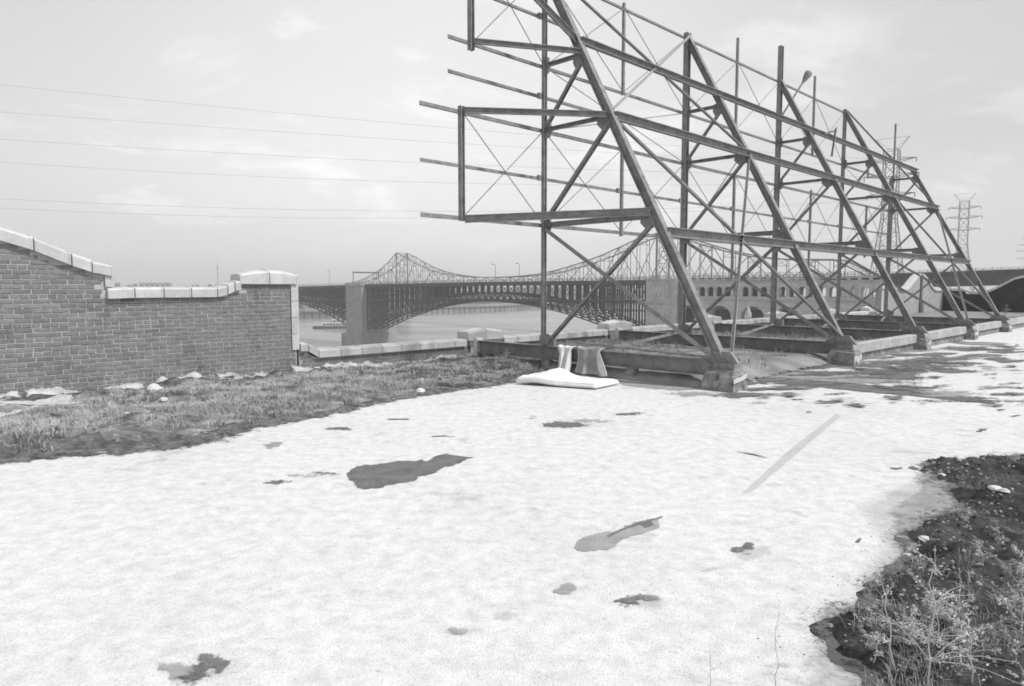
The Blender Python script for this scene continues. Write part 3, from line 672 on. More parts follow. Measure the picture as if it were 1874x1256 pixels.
# front plane bracing
part('brace', legp(1, 4, 0, .05), legp(2, 2, .06, .05), sec_L(.07, .07, .01), (0, 0, 1))
part('brace', legp(2, 4, 0, .09), legp(1, 2, .06, .09), sec_L(.06, .06, .008), (0, 0, 1), 'steel_pale')
part('brace', legp(1, 2, -.06, .05), legp(2, 0, .12, .03), sec_L(.075, .075, .01), (0, 0, 1))
part('brace', legp(2, 2, -.04, .12), (3.86, .25, .50), sec_L(.06, .06, .008), (0, 0, 1), 'steel_pale')
part('brace', legp(4, 4, 0, .05), legp(5, 2, .05, .05), sec_L(.07, .07, .01), (0, 0, 1))
part('brace', legp(4, 2, -.06, .05), legp(5, 0, .12, .03), sec_L(.075, .075, .01), (0, 0, 1))
part('brace', legp(5, 2, -.04, .10), (3.86, 15.25, .50), sec_L(.05, .05, .008), (0, 0, 1), 'steel_pale')
part('brace', (0.03, -1.82, Z4+.02), legp(1, 3, .28, .04), sec_C(.06, .11, .012), (0, 0, 1))
# rear plane rails
RZ1, RZ3, RZ5 = 3.67, 5.20, 6.66
for (z, a, b_, s_) in ((Z1, -2.92, 20.05, .075), (RZ1, -2.92, 20.0, .06), (Z2, -2.92, 20.05, .075), (RZ3, -2.32, 1.95, .065), (Z3, -2.32, 18.8, .07), (RZ5, -2.32, .95, .065), (Z4, -2.32, 15.05, .07)):
    part('rail', (-.055, a, z-s_/2), (-.055, b_, z-s_/2), sec_L(s_*.7, s_, .009), (0, 0, 1))
    if z in (RZ1, RZ5, RZ3):
        for uu in (-.05, 2.45, 4.93, 7.45, 9.93, 12.45, 14.93, 17.45):
            if uu < b_-.3: mb = MB(); mb.box((-.06, uu-.09, z-.04), (-.01, uu, z+.06)); mb.build('rail_clip', 'steel', parent=sf)
# end uprights beyond the first frame, tied back to the first leg
part('end_upright', (-.03, -2.05, Z1-.05), (-.03, -2.05, Z2+.10), sec_I(.09, .08, .012), (0, 1, 0))
part('end_upright', (-.03, -1.82, Z3-.12), (-.03, -1.82, Z4+.2), sec_I(.10, .08, .012), (0, 1, 0))
part('outrigger', (.02, -2.02, Z1-.02), (VL[1]-.02, -.05, Z1+.07), sec_C(.06, .13, .012))
part('outrigger', (.02, -2.02, Z2+.02), (VL[2]-.02, -.05, Z2+.03), sec_C(.06, .10, .012))
part('outrigger', (.02, -1.80, Z3+.02), (VL[3]-.02, -.05, Z3+.06), sec_C(.06, .09, .012))
# intermediate uprights hung between rails
for (uu, za, zb, s_) in ((2.5, Z1-.08, Z2, .06), (2.5, Z3-.05, Z4+.12, .055), (7.5, Z1-1.0, Z2, .06), (7.5, Z3, Z4+.62, .06), (12.5, Z1-1.15, Z2+.1, .06),
                         (12.5, Z3-.02, Z4+.68, .06), (17.5, Z1-.1, Z2+.02, .06), (17.5, Z3-.2, Z3+.2, .05), (20.35, 2.0, 8.0, .06)):
    part('upright', (-.01, uu, za), (-.01, uu, zb), sec_L(s_, s_, .009), (0, 1, 0))
# tie rods
def rod(a, b_, r_=.009):
    mb = MB(); mb.rod(a, b_, r_, 5); mb.build('tie_rod', 'steel', parent=sf)
def X(u0, z0, u1, z1, v=-.02):
    rod((v, u0, z0), (v, u1, z1)); rod((v+.015, u0, z1), (v+.015, u1, z0))
X(-2.05, Z1, 0, Z2); X(-1.82, Z3, 0, Z4)
for k in range(4):
    a = k*5.0; X(a, Z1, a+2.5, Z2); X(a+2.5, Z1, a+5, Z2)
    if k < 3: X(a, Z3, a+2.5, Z4); X(a+2.5, Z3, a+5, Z4)
X(0, Z2, 5, Z3); rod((-.02, 15, Z3), (-.02, 20, Z2)); rod((-.02, 15, Z2), (-.02, 17.5, Z3))
for k in (2, 3, 4): rod((.05, (k-1)*5., Z1), (VL[2]-.1, (k-1)*5.+.02, Z2), .011)
# floor level diagonal ties
for k in range(4):
    part('floor_tie', (1.35, k*5.0+.08, Z0-.03), (.05, k*5.0+4.93, Z0+.03), sec_L(.05, .05, .01), (0, 0, 1))
rod((.5, .1, Z0+.1), (3.6, .02, Z0+.03), .02)
# lamp arm with its hood
la = (0.05, 10.02, 6.5); lb = (.42, 10.8, 7.72)
mb = MB(); mb.rod(la, lb, .028, 7); arm = mb.build('lamp_arm', 'steel', parent=sf)
mb = MB(); d_ = (Vector(lb)-Vector(la)).normalized(); V = []; n_ = 12
for i, (t_, r_) in enumerate([(-.22, .03), (-.10, .07), (.06, .105), (.14, .11), (.16, .06)]):
    c_ = Vector(lb)+d_*t_; a_ = d_.cross(Vector((0, 0, 1))).normalized(); b_ = a_.cross(d_)
    V += [c_+(a_*math.cos(j*2*math.pi/n_)+b_*math.sin(j*2*math.pi/n_))*r_ for j in range(n_)]
mb.add(V, [(i*n_+j, i*n_+(j+1) % n_, (i+1)*n_+(j+1) % n_, (i+1)*n_+j) for i in range(4) for j in range(n_)]+[tuple(range(4*n_, 5*n_))])
mb.build('lamp_hood', 'steel', parent=sf, smooth=True)
part('bent_bracket', (.93, 11.0, 6.02), (.9, 11.9, 6.25), sec_L(.06, .06, .01)); part('bent_bracket', (.93, 11.9, 6.35), (1.1, 11.2, 5.4), sec_L(.06, .06, .01))

# concrete footings
FD = ['near cracked concrete footing block under the first and largest leg, dark on its left side',
      'chipped concrete footing block under the second leg, with white paint flaking off',
      'concrete footing block under the third leg, standing between two white kerbs',
      'low concrete footing block under the fourth leg, its white coat peeling',
      'farthest concrete footing block under the last leg, next to a small bush']
for k in range(1, 6):
    u = (k-1)*5.0; t_ = thing('footing', FD[k-1], 'concrete footing', ROOF, (3.85, u, 0), 'concrete footings under the sign legs')
    r = random.Random(k); n_ = 14; V = []
    def se(a, q): c, s_ = math.cos(a), math.sin(a); m_ = max(abs(c), abs(s_)); return (q*c/m_, q*s_/m_)
    for (z, q) in ((0, .235), (.12, .23), (.22, .225), (.275, .22), (.29, .20)):
        for j in range(20):
            a = j*2*math.pi/20+.157; x, y = se(a, q+r.uniform(-.018, .018)); V.append((3.86+x*1.1, u+y, z+(r.uniform(-.012, .012) if z > 0 else 0)))
    mb = MB(); mb.add(V, [(i*20+j, i*20+(j+1) % 20, (i+1)*20+(j+1) % 20, (i+1)*20+j) for i in range(4) for j in range(20)]+[tuple(range(80, 100))])
    mb.build('block', 'concrete', parent=t_)
    mb = MB(); 
    cr = [(4.105, u+.21), (4.108, u+.10), (4.11, u-.02), (4.105, u-.12), (4.108, u-.22)]
    vs = []
    for i, (x, y) in enumerate(cr): zt = .25-.015*i+r.uniform(-.06, .03); vs += [(x+.012, y, zt), (x+.02, y, zt-.05-r.uniform(0, .10 if k > 1 else .03))]
    mb.add(vs, [(2*i, 2*i+1, 2*i+3, 2*i+2) for i in range(4)]); mb.build('flaking_paint', 'white', parent=t_)
# white kerbs between the footings
KL = ['long white kerb between the second and third footings', 'white kerb between the third and fourth footings', 'white kerb between the fourth and fifth footings', 'white kerb running on past the last footing']
for k, (a, b_) in enumerate(((5.26, 9.74), (10.26, 14.74), (15.26, 19.74), (20.26, 30))):
    t_ = thing('kerb', KL[k], 'kerb', ROOF, (3.85, (a+b_)/2, 0), 'white kerbs between the footings'); n_ = 14; V = []
    for i in range(n_+1):
        u = a+(b_-a)*i/n_; e = .01*fbm(u, k, 2)
        V += [(3.70+e, u, .19), (3.90+e, u, .19), (3.895+e, u, .38), (3.87+e, u, .395), (3.70+e, u, .395)]
    mb = MB(); mb.add(V, [(i*5+j, i*5+(j+1) % 5, (i+1)*5+(j+1) % 5, (i+1)*5+j) for i in range(n_) for j in range(5)]+[(0, 1, 2, 3, 4), tuple(n_*5+j for j in (4, 3, 2, 1, 0))])
    mb.build('plank', 'kerb_paint', parent=t_); mb = MB(); mb.box((3.74, a, 0), (3.84, b_, .189)); mb.build('base', 'concrete', parent=t_)

# ------------------------------------------------------------------ mattress, draped cloths, litter
A, B, C_ = G(944, 704, 0), G(1090, 714, 0), G(1128, 707, 0)
ex = (B-A).normalized(); Lm = (B-A).length; ey = Vector((-ex.y, ex.x, 0))
if ey.dot(C_-B) < 0: ey = -ey
Wm = 0.72
cen = A+ex*Lm/2+ey*Wm/2
n1, n2 = 60, 26; V = []; skew = (C_-B)-ey*(C_-B).dot(ey)
def mat_pt(s, t_, top):
    p = A + ex*(Lm*s) + ey*(Wm*t_) + skew*(t_*1.0)
    ed = min(1, min(s, 1-s)*Lm/.07)**.5*min(1, min(t_, 1-t_)*Wm/.06)**.5
    lift = .13*math.exp(-((s-.25)/.17)**2)*(.35+.65*t_) + .03*math.exp(-((s-.02)/.08)**2)
    z = (.012+lift*.7) if not top else (.035+.06*ed**.5 + lift + .014*fbm(s*5, t_*4, 2) - .012*abs(fbm(s*3+9, t_*2, 3)))
    return (p.x, p.y, z + .01)
for top in (1, 0):
    for i in range(n1+1):
        for j in range(n2+1): V.append(mat_pt(i/n1, j/n2, top))
nn = (n1+1)*(n2+1); F = []
for i in range(n1):
    for j in range(n2):
        a = i*(n2+1)+j; F += [(a, a+n2+1, a+n2+2, a+1), (nn+a, nn+a+1, nn+a+n2+2, nn+a+n2+1)]
bd = [i*(n2+1) for i in range(n1+1)] + [n1*(n2+1)+j for j in range(1, n2+1)] + [i*(n2+1)+n2 for i in range(n1-1, -1, -1)] + [j for j in range(n2-1, 0, -1)]
for a, b_ in zip(bd, bd[1:]+bd[:1]): F.append((a, nn+a, nn+b_, b_))
mt = thing('mattress', 'white single mattress lying on the roof, buckled up at its left end', 'mattress', ROOF, (cen.x, cen.y, 0))
mb = MB(); mb.add(V, F); mb.build('pad', 'cloth', parent=mt, smooth=True)
mb = MB()
for z_ in (.03, .088):
    mb.path([(A + ex*(Lm*s) + Vector((0, 0, z_+.13*.2*math.exp(-((s-.26)/.15)**2)))-ey*.004) for s in np.linspace(.03, .985, 30)], .006, 4)
mb.build('piping', 'white', parent=mt)

def drape(name, v0, v1, w0, w1, ub, mat, label, seed, hang=.6, zbot=.04):
    """cloth over the floor beam of the first frame: back flap, over the flange, then down to the ground/mattress"""
    n1, n2 = 34, 40; V = []; rs = random.Random(seed); ph = rs.uniform(0, 6)
    for i in range(n1+1):
        s = i/n1; v_t = v0+(v1-v0)*s; v_b = w0+(w1-w0)*s
        for j in range(n2+1):
            t_ = j/n2
            if t_ < .18: q = t_/.18; u = .085 + .0*q; z = Z0-.12*(1-q)*(1+.3*math.sin(s*9+ph)); v = v_t
            elif t_ < .32: q = (t_-.18)/.14; u = .085-.17*q; z = Z0+.012+.012*math.sin(math.pi*q)+.01*math.sin(s*14+ph); v = v_t
            else:
                q = (t_-.32)/.68; f = math.sin(s*11+ph)+.5*math.sin(s*23+2*ph)
                u = -.09 - ub*q**1.4 + .055*f*q**.4; z = Z0 - (Z0-zbot)*q; v = v_t+(v_b-v_t)*q**1.2 + .02*math.sin(s*17+q*4)
            V.append((v, u, z))
    F = [(i*(n2+1)+j, (i+1)*(n2+1)+j, (i+1)*(n2+1)+j+1, i*(n2+1)+j+1) for i in range(n1) for j in range(n2)]
    t = thing(name, label, 'cloth', ROOF, ((v0+v1)/2, 0, Z0)); mb = MB(); mb.add(V, F); o = mb.build('cloth_panel', mat, parent=t, smooth=True)
    for col in (0, n1): 
        mb = MB(); mb.path([V[col*(n2+1)+j] for j in range(0, n2+1, 2)], .009, 5); mb.build('hem', 'cloth', parent=t, smooth=True)
    return t
drape('white_drape', .44, .80, .60, .86, .16, 'cloth', 'white cloth hanging over the rusty floor beam down to the mattress, left of the two', 3)
drape('sheer_drape', .93, 1.46, 1.0, 1.74, .18, 'sheer', 'wide sheer curtain hanging over the rusty floor beam behind the mattress, right of the two', 8)

def lump(name, pos, r_, mat, label, cat, seed, squash=.7, group=None, fr=ROOF):
    rs = random.Random(seed); V = []; n_ = 10; rings = 7
    for i in range(rings):
        a = math.pi*(i+.5)/rings
        for j in range(n_):
            b_ = 2*math.pi*j/n_; q = r_*(1+rs.uniform(-.22, .22))
            V.append((pos[0]+q*math.sin(a)*math.cos(b_), pos[1]+q*math.sin(a)*math.sin(b_), pos[2]+r_*squash*(1-math.cos(a)*(1+rs.uniform(-.1, .1)))*.9))
    mb = MB(); mb.add(V, [(i*n_+j, i*n_+(j+1) % n_, (i+1)*n_+(j+1) % n_, (i+1)*n_+j) for i in range(rings-1) for j in range(n_)]+[tuple(range(n_)), tuple((rings-1)*n_+j for j in range(n_))])
    o = mb.build(name, mat, fr=fr, org=pos); setp(o, label, cat, group); return o
p = G(769, 722); p.z = bed_z(p.x, p.y)-.01; lump('crumpled_ball', p, .07, 'cloth', 'round white crumpled ball lying in the grass strip', 'litter', 4)
LIT = [(282,733,.11,'flash','pale broken lump of plaster at the foot of the brick wall'),(300,746,.05,'flash','small pale chunk beside the broken plaster lump'),(232,768,.03,'white','tiny white scrap in the soil below the curved gable'),
       (275,818,.02,'white','white fleck of litter at the near edge of the soil strip'),(838,700,.02,'white','white scrap in the grass left of the mattress'),(833,718,.018,'white','white scrap at the grass edge left of the mattress')]
for i, (x, y, r_, mt_, lb_) in enumerate(LIT):
    p = G(x, y); p.z = bed_z(p.x, p.y)-.01; lump('rubble' if r_ > .04 else 'scrap', p, r_, mt_, lb_, 'rubble' if r_ > .04 else 'litter', 20+i)
# a twiggy dead stems standing against the wall
def twig(pts_root, h_, seed, name, label, cat, mat='straw', n_br=7, lean=.15, r0=.006, leaf=True, fr=ROOF, group=None, droop=.3, spreadz=(.25, .95), heads=False, bl=.35):
    rs = random.Random(seed); root = thing(name, label, cat, fr, pts_root, group); base = Vector(pts_root)
    ang = rs.uniform(0, 6.28); top = base+Vector((math.cos(ang)*lean*h_, math.sin(ang)*lean*h_, h_))
    pts = [base.lerp(top, q/8) + Vector((rs.uniform(-1, 1), rs.uniform(-1, 1), 0))*.02*h_*(q > 0) for q in range(9)]
    mb = MB(); mb.path(pts, [r0*(1-.75*q/8) for q in range(9)], 5); mb.build('stem', mat, parent=root, smooth=True)
    mb = MB(); lf = MB()
    for k in range(n_br):
        q = rs.uniform(*spreadz); p0 = pts[int(q*8)]; a = rs.uniform(0, 6.28); ln = h_*rs.uniform(.5, 1)*bl*(1.2-q*.7)
        d_ = Vector((math.cos(a), math.sin(a), rs.uniform(.2, 1.0))).normalized()
        bp_ = [p0+d_*ln*t_ + Vector((0, 0, -droop*ln*t_*t_)) for t_ in (0, .3, .6, 1.0)]
        mb.path(bp_, [r0*.5, r0*.4, r0*.3, r0*.12], 4)
        for t_ in range(22 if leaf else 4):
            f = rs.uniform(.15, 1); c_ = bp_[0].lerp(bp_[3], f)+Vector((rs.uniform(-1, 1), rs.uniform(-1, 1), rs.uniform(-1, 1)))*.012
            la = rs.uniform(.006, .016)*(1 if leaf else .5)*(1+h_*.3); dv_ = Vector((rs.uniform(-1, 1), rs.uniform(-1, 1), rs.uniform(-.6, .8))).normalized(); sv = dv_.cross(Vector((rs.random(), rs.random(), 1))).normalized()
            lf.add([c_, c_+dv_*la*.5+sv*la*.22, c_+dv_*la, c_+dv_*la*.5-sv*la*.22], [(0, 1, 2, 3)])
        if heads:
            for t_ in range(10):
                a2 = rs.uniform(0, 6.28); e2 = rs.uniform(-.5, 1.4); dv_ = Vector((math.cos(a2)*math.cos(e2), math.sin(a2)*math.cos(e2), math.sin(e2))); c_ = bp_[3]
                mb.path([c_, c_+dv_*.014], [.0016, .0008], 3)
    mb.build('branches', mat, parent=root, smooth=True, kind='stuff')
    lf.build('leaves', 'leaf' if mat != 'straw' else 'straw', parent=root, kind='stuff'); return root
TW = [(205,745,.42,'tall dry stalk by the wall, just left of the pale rubble'),(395,735,.35,'dry bush against the brick wall right of the pale rubble'),(345,738,.35,'thin dry stalks against the wall above the grass'),
      (150,790,.30,'pale dry tussock near the left edge of the soil strip'),(265,800,.28,'leaning pale tussock in the middle of the soil strip'),(350,765,.3,'dry weed in the thick grass left of the raised pier'),
      (470,750,.28,'dry weed below the raised brick pier'),(560,738,.25,'dry weed below the low wall ramp'),(690,712,.25,'dry weed in the grass behind the white ball'),
      (860,690,.3,'weed growing at the end of the floor beam'),(905,692,.35,'bushy weed left of the mattress, under the beam'),(925,678,.35,'leafy weed just behind the left end of the mattress')]
for i, (x, y, h_, lb_) in enumerate(TW):
    p = G(x, y); p.z = bed_z(p.x, p.y)-.02
    twig(tuple(p), h_*1.0, 60+i, 'dry_weed', lb_, 'weed', 'straw', 16, .2, .005, True, group='dry weeds in the soil strip', bl=.6)
p = G(1838, 592); p.z = .3; twig(tuple(p), .55, 91, 'small_bush', 'small rounded bush behind the farthest footing', 'bush', 'leaf', 26, .1, .01, True, bl=.6)
fs = []
for _ in range(2600):
    v, u = rng.uniform(-2.2, 3.4), rng.uniform(.4, 16)
    if fbm(v, u, 1.1)+.4*fbm(v, u, 4)+(.25 if v < 0 else -.05) > .12: fs.append((v, u, felt_z(v, u), rng.uniform(.5, 1.3)))
blades('frame_weeds', fs, 'leaf', .03, .14, 12, .1, 'low weeds and moss growing between the rusty floor beams of the sign frame', 'weeds', .010, .9)
# strip of straw bushes along far kerb
sp2 = [(rng.uniform(2.6, 3.6), rng.uniform(15, 30), .02, rng.uniform(.5, 1.6)) for _ in range(260)]
blades('kerb_weeds', sp2, 'leaf', .1, .32, 12, .12, 'low dark weeds growing behind the far white kerbs', 'weeds', .016, .8)

# ---- dark heap of soil and weeds at the bottom right
HP = [(1900,832),(1800,838),(1735,846),(1695,850),(1690,872),(1720,900),(1752,930),(1700,945),(1645,985),(1655,1020),(1618,1050),(1585,1068),(1582,1105),(1540,1118),(1508,1128),(1500,1160),(1530,1200),(1580,1235),(1610,1300),(1640,1400),(2000,1500),(2100,1200),(2000,900)]
hp = [G(x, y) for x, y in HP]
def inside(x, y, poly):
    c = False; n = len(poly); j = n-1
    for i in range(n):
        a, b_ = poly[i], poly[j]
        if (a.y > y) != (b_.y > y) and x < (b_.x-a.x)*(y-a.y)/(b_.y-a.y)+a.x: c = not c
        j = i
    return c
def dist(x, y, poly):
    m_ = 1e9; n = len(poly)
    for i in range(n):
        a, b_ = poly[i], poly[(i+1) % n]; dx, dy = b_.x-a.x, b_.y-a.y; t_ = max(0, min(1, ((x-a.x)*dx+(y-a.y)*dy)/(dx*dx+dy*dy+1e-9)))
        m_ = min(m_, math.hypot(x-a.x-dx*t_, y-a.y-dy*t_))
    return m_
x0, x1 = min(p.x for p in hp)-.2, max(p.x for p in hp)+.2; y0, y1 = min(p.y for p in hp)-.2, max(p.y for p in hp)+.2
gx, gy = 200, 200; V = []; keep = []
def heap_z(x, y):
    d = dist(x, y, hp); s_ = 1 if inside(x, y, hp) else -1; d = d*s_ + .05*fbm(x, y, 4.0)
    return -.03 + max(0, min(1, (d+.05)/.28))**.6*(.07+.07*max(0, fbm(x, y, 2.2)+.4)) + (.012*fbm(x, y, 14) if d > 0 else 0)
for i in range(gx+1):
    for j in range(gy+1):
        x = x0+(x1-x0)*i/gx; y = y0+(y1-y0)*j/gy; V.append((x, y, heap_z(x, y)))
F = []
for i in range(gx):
    for j in range(gy):
        q = [i*(gy+1)+j, (i+1)*(gy+1)+j, (i+1)*(gy+1)+j+1, i*(gy+1)+j+1]
        if max(V[k][2] for k in q) > -.025: F.append(tuple(q))
mb = MB(); mb.add(V, F); mb.build('soil_heap', 'black_soil', fr=ROOF, org=tuple(G(1750, 1100)), smooth=True, kind='structure')
pxsheet('worn_patch', [(1560,925),(1620,902),(1690,880),(1760,900),(1800,960),(1760,1100),(1700,1250),(1560,1300),(1480,1256),(1470,1200),(1490,1160),(1520,1120),(1555,1090),(1570,1060),(1600,1020),(1615,985),(1600,950)], .013, 'seam', .05, 8, 77, .12)
pxsheet('worn_patch', [(1690,850),(1740,850),(1800,900),(1800,980),(1700,1040),(1640,1020),(1640,985),(1650,950),(1640,925),(1685,905)], .017, 'thin_coating', .04, 8, 78, .08)
sheet('soil_fringe', [p for p in hp if p.length < 40], nz()+.002, 'tar', inset=.34, res=.05)
# board, rubble and scraps on the heap
def on_heap(x, y):
    p = G(x, y, .1); p.z = heap_z(p.x, p.y); return p
p = on_heap(1725, 900); q = on_heap(1800, 915)
mb = MB(); mb.bar((p.x, p.y, .03), (q.x, q.y, .08), sec_box(.16, .025), (0, .15, 1)); setp(mb.build('board', 'thin_coating', fr=ROOF, org=(p.x, p.y, 0)), 'short grey board lying at the top left corner of the dark soil heap', 'board')
HR = [(1662,993,.035,'flash','pale oblong chunk at the left edge of the soil heap'),(1692,972,.035,'flash','pale chunk beside the upright weed stem'),(1820,885,.05,'flash','pale rubble near the right border high on the heap'),
      (1838,888,.04,'flash','pale rubble rightmost of the pair high on the heap'),(1775,915,.04,'thin_coating','grey stone on the upper part of the heap'),(1725,858,.03,'flash','small pale stone at the upper left tip of the heap'),
      (1690,1065,.04,'thin_coating','flat grey stone in the weeds left of centre of the heap'),(1845,965,.03,'thin_coating','grey stone at the right border below the rubble')]
for i, (x, y, r_, mt_, lb_) in enumerate(HR):
    p = on_heap(x, y); lump('rubble', (p.x, p.y, p.z-.01), r_, mt_, lb_, 'rubble', 120+i, .5)
WD = [(1700,1256,.62,'tallest pale weed stalk rising from the near edge of the heap',14),(1642,1215,.42,'thin upright stem left of the tallest weed stalk',7),(1730,1200,.34,'bushy pale weed beside the tallest stalk',20),
      (1600,1190,.16,'low sprawling twig at the left tip of the soil heap',8),(1680,1180,.20,'pale bushy clump in the middle of the soil heap',20),(1745,1140,.22,'twiggy weed on the dark middle of the heap',10),
      (1850,1120,.34,'leafy weed at the right border of the picture',20),(1800,1045,.16,'low weed by the dark hollow on the heap',10),(1830,985,.15,'small leafy weed upper right on the heap',12),
      (1765,950,.12,'small upright sprig on the upper heap',6),(1860,1200,.35,'leafy weed in the bottom right corner',22),(1780,1240,.30,'leafy weed on the bottom edge right of the tallest stalk',22),(1700,1110,.18,'small weed left of the dark hollow',12)]
for i, (x, y, h_, lb_, nb) in enumerate(WD):
    p = on_heap(x, y); twig((p.x, p.y, p.z-.02), h_, 140+i, 'weed', lb_, 'weed', 'straw' if i % 3 != 1 else 'straw', nb, .18, .0035, True, group='weeds on the soil heap', heads=True, bl=.5)
hs = []
for _ in range(700):
    x = rng.uniform(1560, 1900); y = rng.uniform(880, 1330)
    p = G(x, y)
    if inside(p.x, p.y, hp) and fbm(p.x, p.y, 3.5)+(.25 if y > 1050 else -.2) > .1: hs.append((p.x, p.y, heap_z(p.x, p.y), rng.uniform(.5, 1.2)))
blades('heap_grass', hs, 'leaf', .02, .08, 9, .035, 'thin pale grass scattered over the dark soil heap', 'grass', .0028, .9)
def scatter(name, pts, mat, label, cat):
    mb = MB()
    for (x, y, z, q) in pts:
        rs = [q*rng.uniform(.6, 1.2) for _ in range(6)]; a0 = rng.uniform(0, 1)
        V = [(x+rs[j]*math.cos(a0+j*1.047), y+rs[j]*math.sin(a0+j*1.047), z) for j in range(6)]+[(x+rs[j]*.6*math.cos(a0+j*1.047), y+rs[j]*.6*math.sin(a0+j*1.047), z+q*rng.uniform(.4, .8)) for j in range(6)]
        mb.add(V, [(j, (j+1) % 6, 6+(j+1) % 6, 6+j) for j in range(6)]+[tuple(range(6, 12))])
    setp(mb.build(name, mat, fr=ROOF, org=(6, -6, 0)), label, cat, None, 'stuff')
P_ = {0: [], 1: [], 2: []}
while sum(map(len, P_.values())) < 3800:
    x, y = rng.uniform(x0-.2, x1), rng.uniform(y0, y1); cl_ = ROOF.local((0, 0, 0))
    if math.hypot(x-cl_.x, y-cl_.y) > 9: continue
    d = dist(x, y, hp); ins = inside(x, y, hp)
    if not ins and (d > .45 or rng.uniform() > math.exp(-d*9)): continue
    if ins and d > .35 and rng.uniform() < .55: continue
    P_[int(rng.integers(0, 3)) if ins else 0].append((x, y, max(0, heap_z(x, y))-.003, rng.uniform(.003, .014)*(1.3 if ins else .55)))
scatter('soil_crumbs', P_[0], 'black_soil', 'dark crumbs of soil scattered round the edge of the heap', 'crumbs')
scatter('dead_leaves', P_[1], 'leaf', 'grey dead leaves and grit lying over the dark heap', 'leaf litter')
scatter('gravel', P_[2], 'tar', 'dark gravel mixed into the surface of the heap', 'gravel')
# two sparse stems growing out of the coating at the bottom
p = G(1420, 1262); twig(tuple(p), .42, 171, 'thin_stem', 'single thin bare stem rising from the white roof near the bottom edge', 'weed', 'leaf', 6, .08, .0016, False, bl=.12)
p = G(1300, 1256); twig(tuple(p), .16, 172, 'thin_stem', 'low sparse stems at the bottom edge left of the single thin stem', 'weed', 'leaf', 8, .3, .0013, False, bl=.5)

# ------------------------------------------------------------------ the arch bridge
HB = CAM_H
eb = thing('arch_bridge', 'long stone and steel arch bridge with two decks crossing the river behind the sign frame', 'bridge', EADS, (0, 0, -28.4))
SP = 158.0; PT = 12.5; Wd = 15.0
def decktop(x):                                 # height of the upper roadway along the bridge
    return HB + lerp_tab([(-420, -2.5), (-330, -1.6), (-220, 0.0), (-158, 1.35), (-79, 2.2), (0, 2.6), (60, 2.9), (110, 4.2), (200, 5.4)], x)
def deck_seg(name, a, b_, mat, th, y0_, y1_, off=0, n_=24):
    mb = MB(); V = []
    for i in range(n_+1):
        x = a+(b_-a)*i/n_; z = decktop(x)+off; V += [(x, y0_, z-th), (x, y1_, z-th), (x, y1_, z), (x, y0_, z)]
    mb.add(V, [(i*4+j, i*4+(j+1) % 4, (i+1)*4+(j+1) % 4, (i+1)*4+j) for i in range(n_) for j in range(4)]+[(0, 1, 2, 3), (n_*4+3, n_*4+2, n_*4+1, n_*4)])
    return mb.build(name, mat, parent=eb)
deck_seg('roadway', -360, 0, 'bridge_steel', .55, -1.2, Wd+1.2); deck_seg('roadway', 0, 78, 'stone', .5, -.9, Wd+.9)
deck_seg('cornice', -360, 0, 'bridge_steel', 1.0, -1.25, -.95, -.55)
deck_seg('rail_deck', -360, 12, 'bridge_steel', .7, -.2, Wd, -7.6)
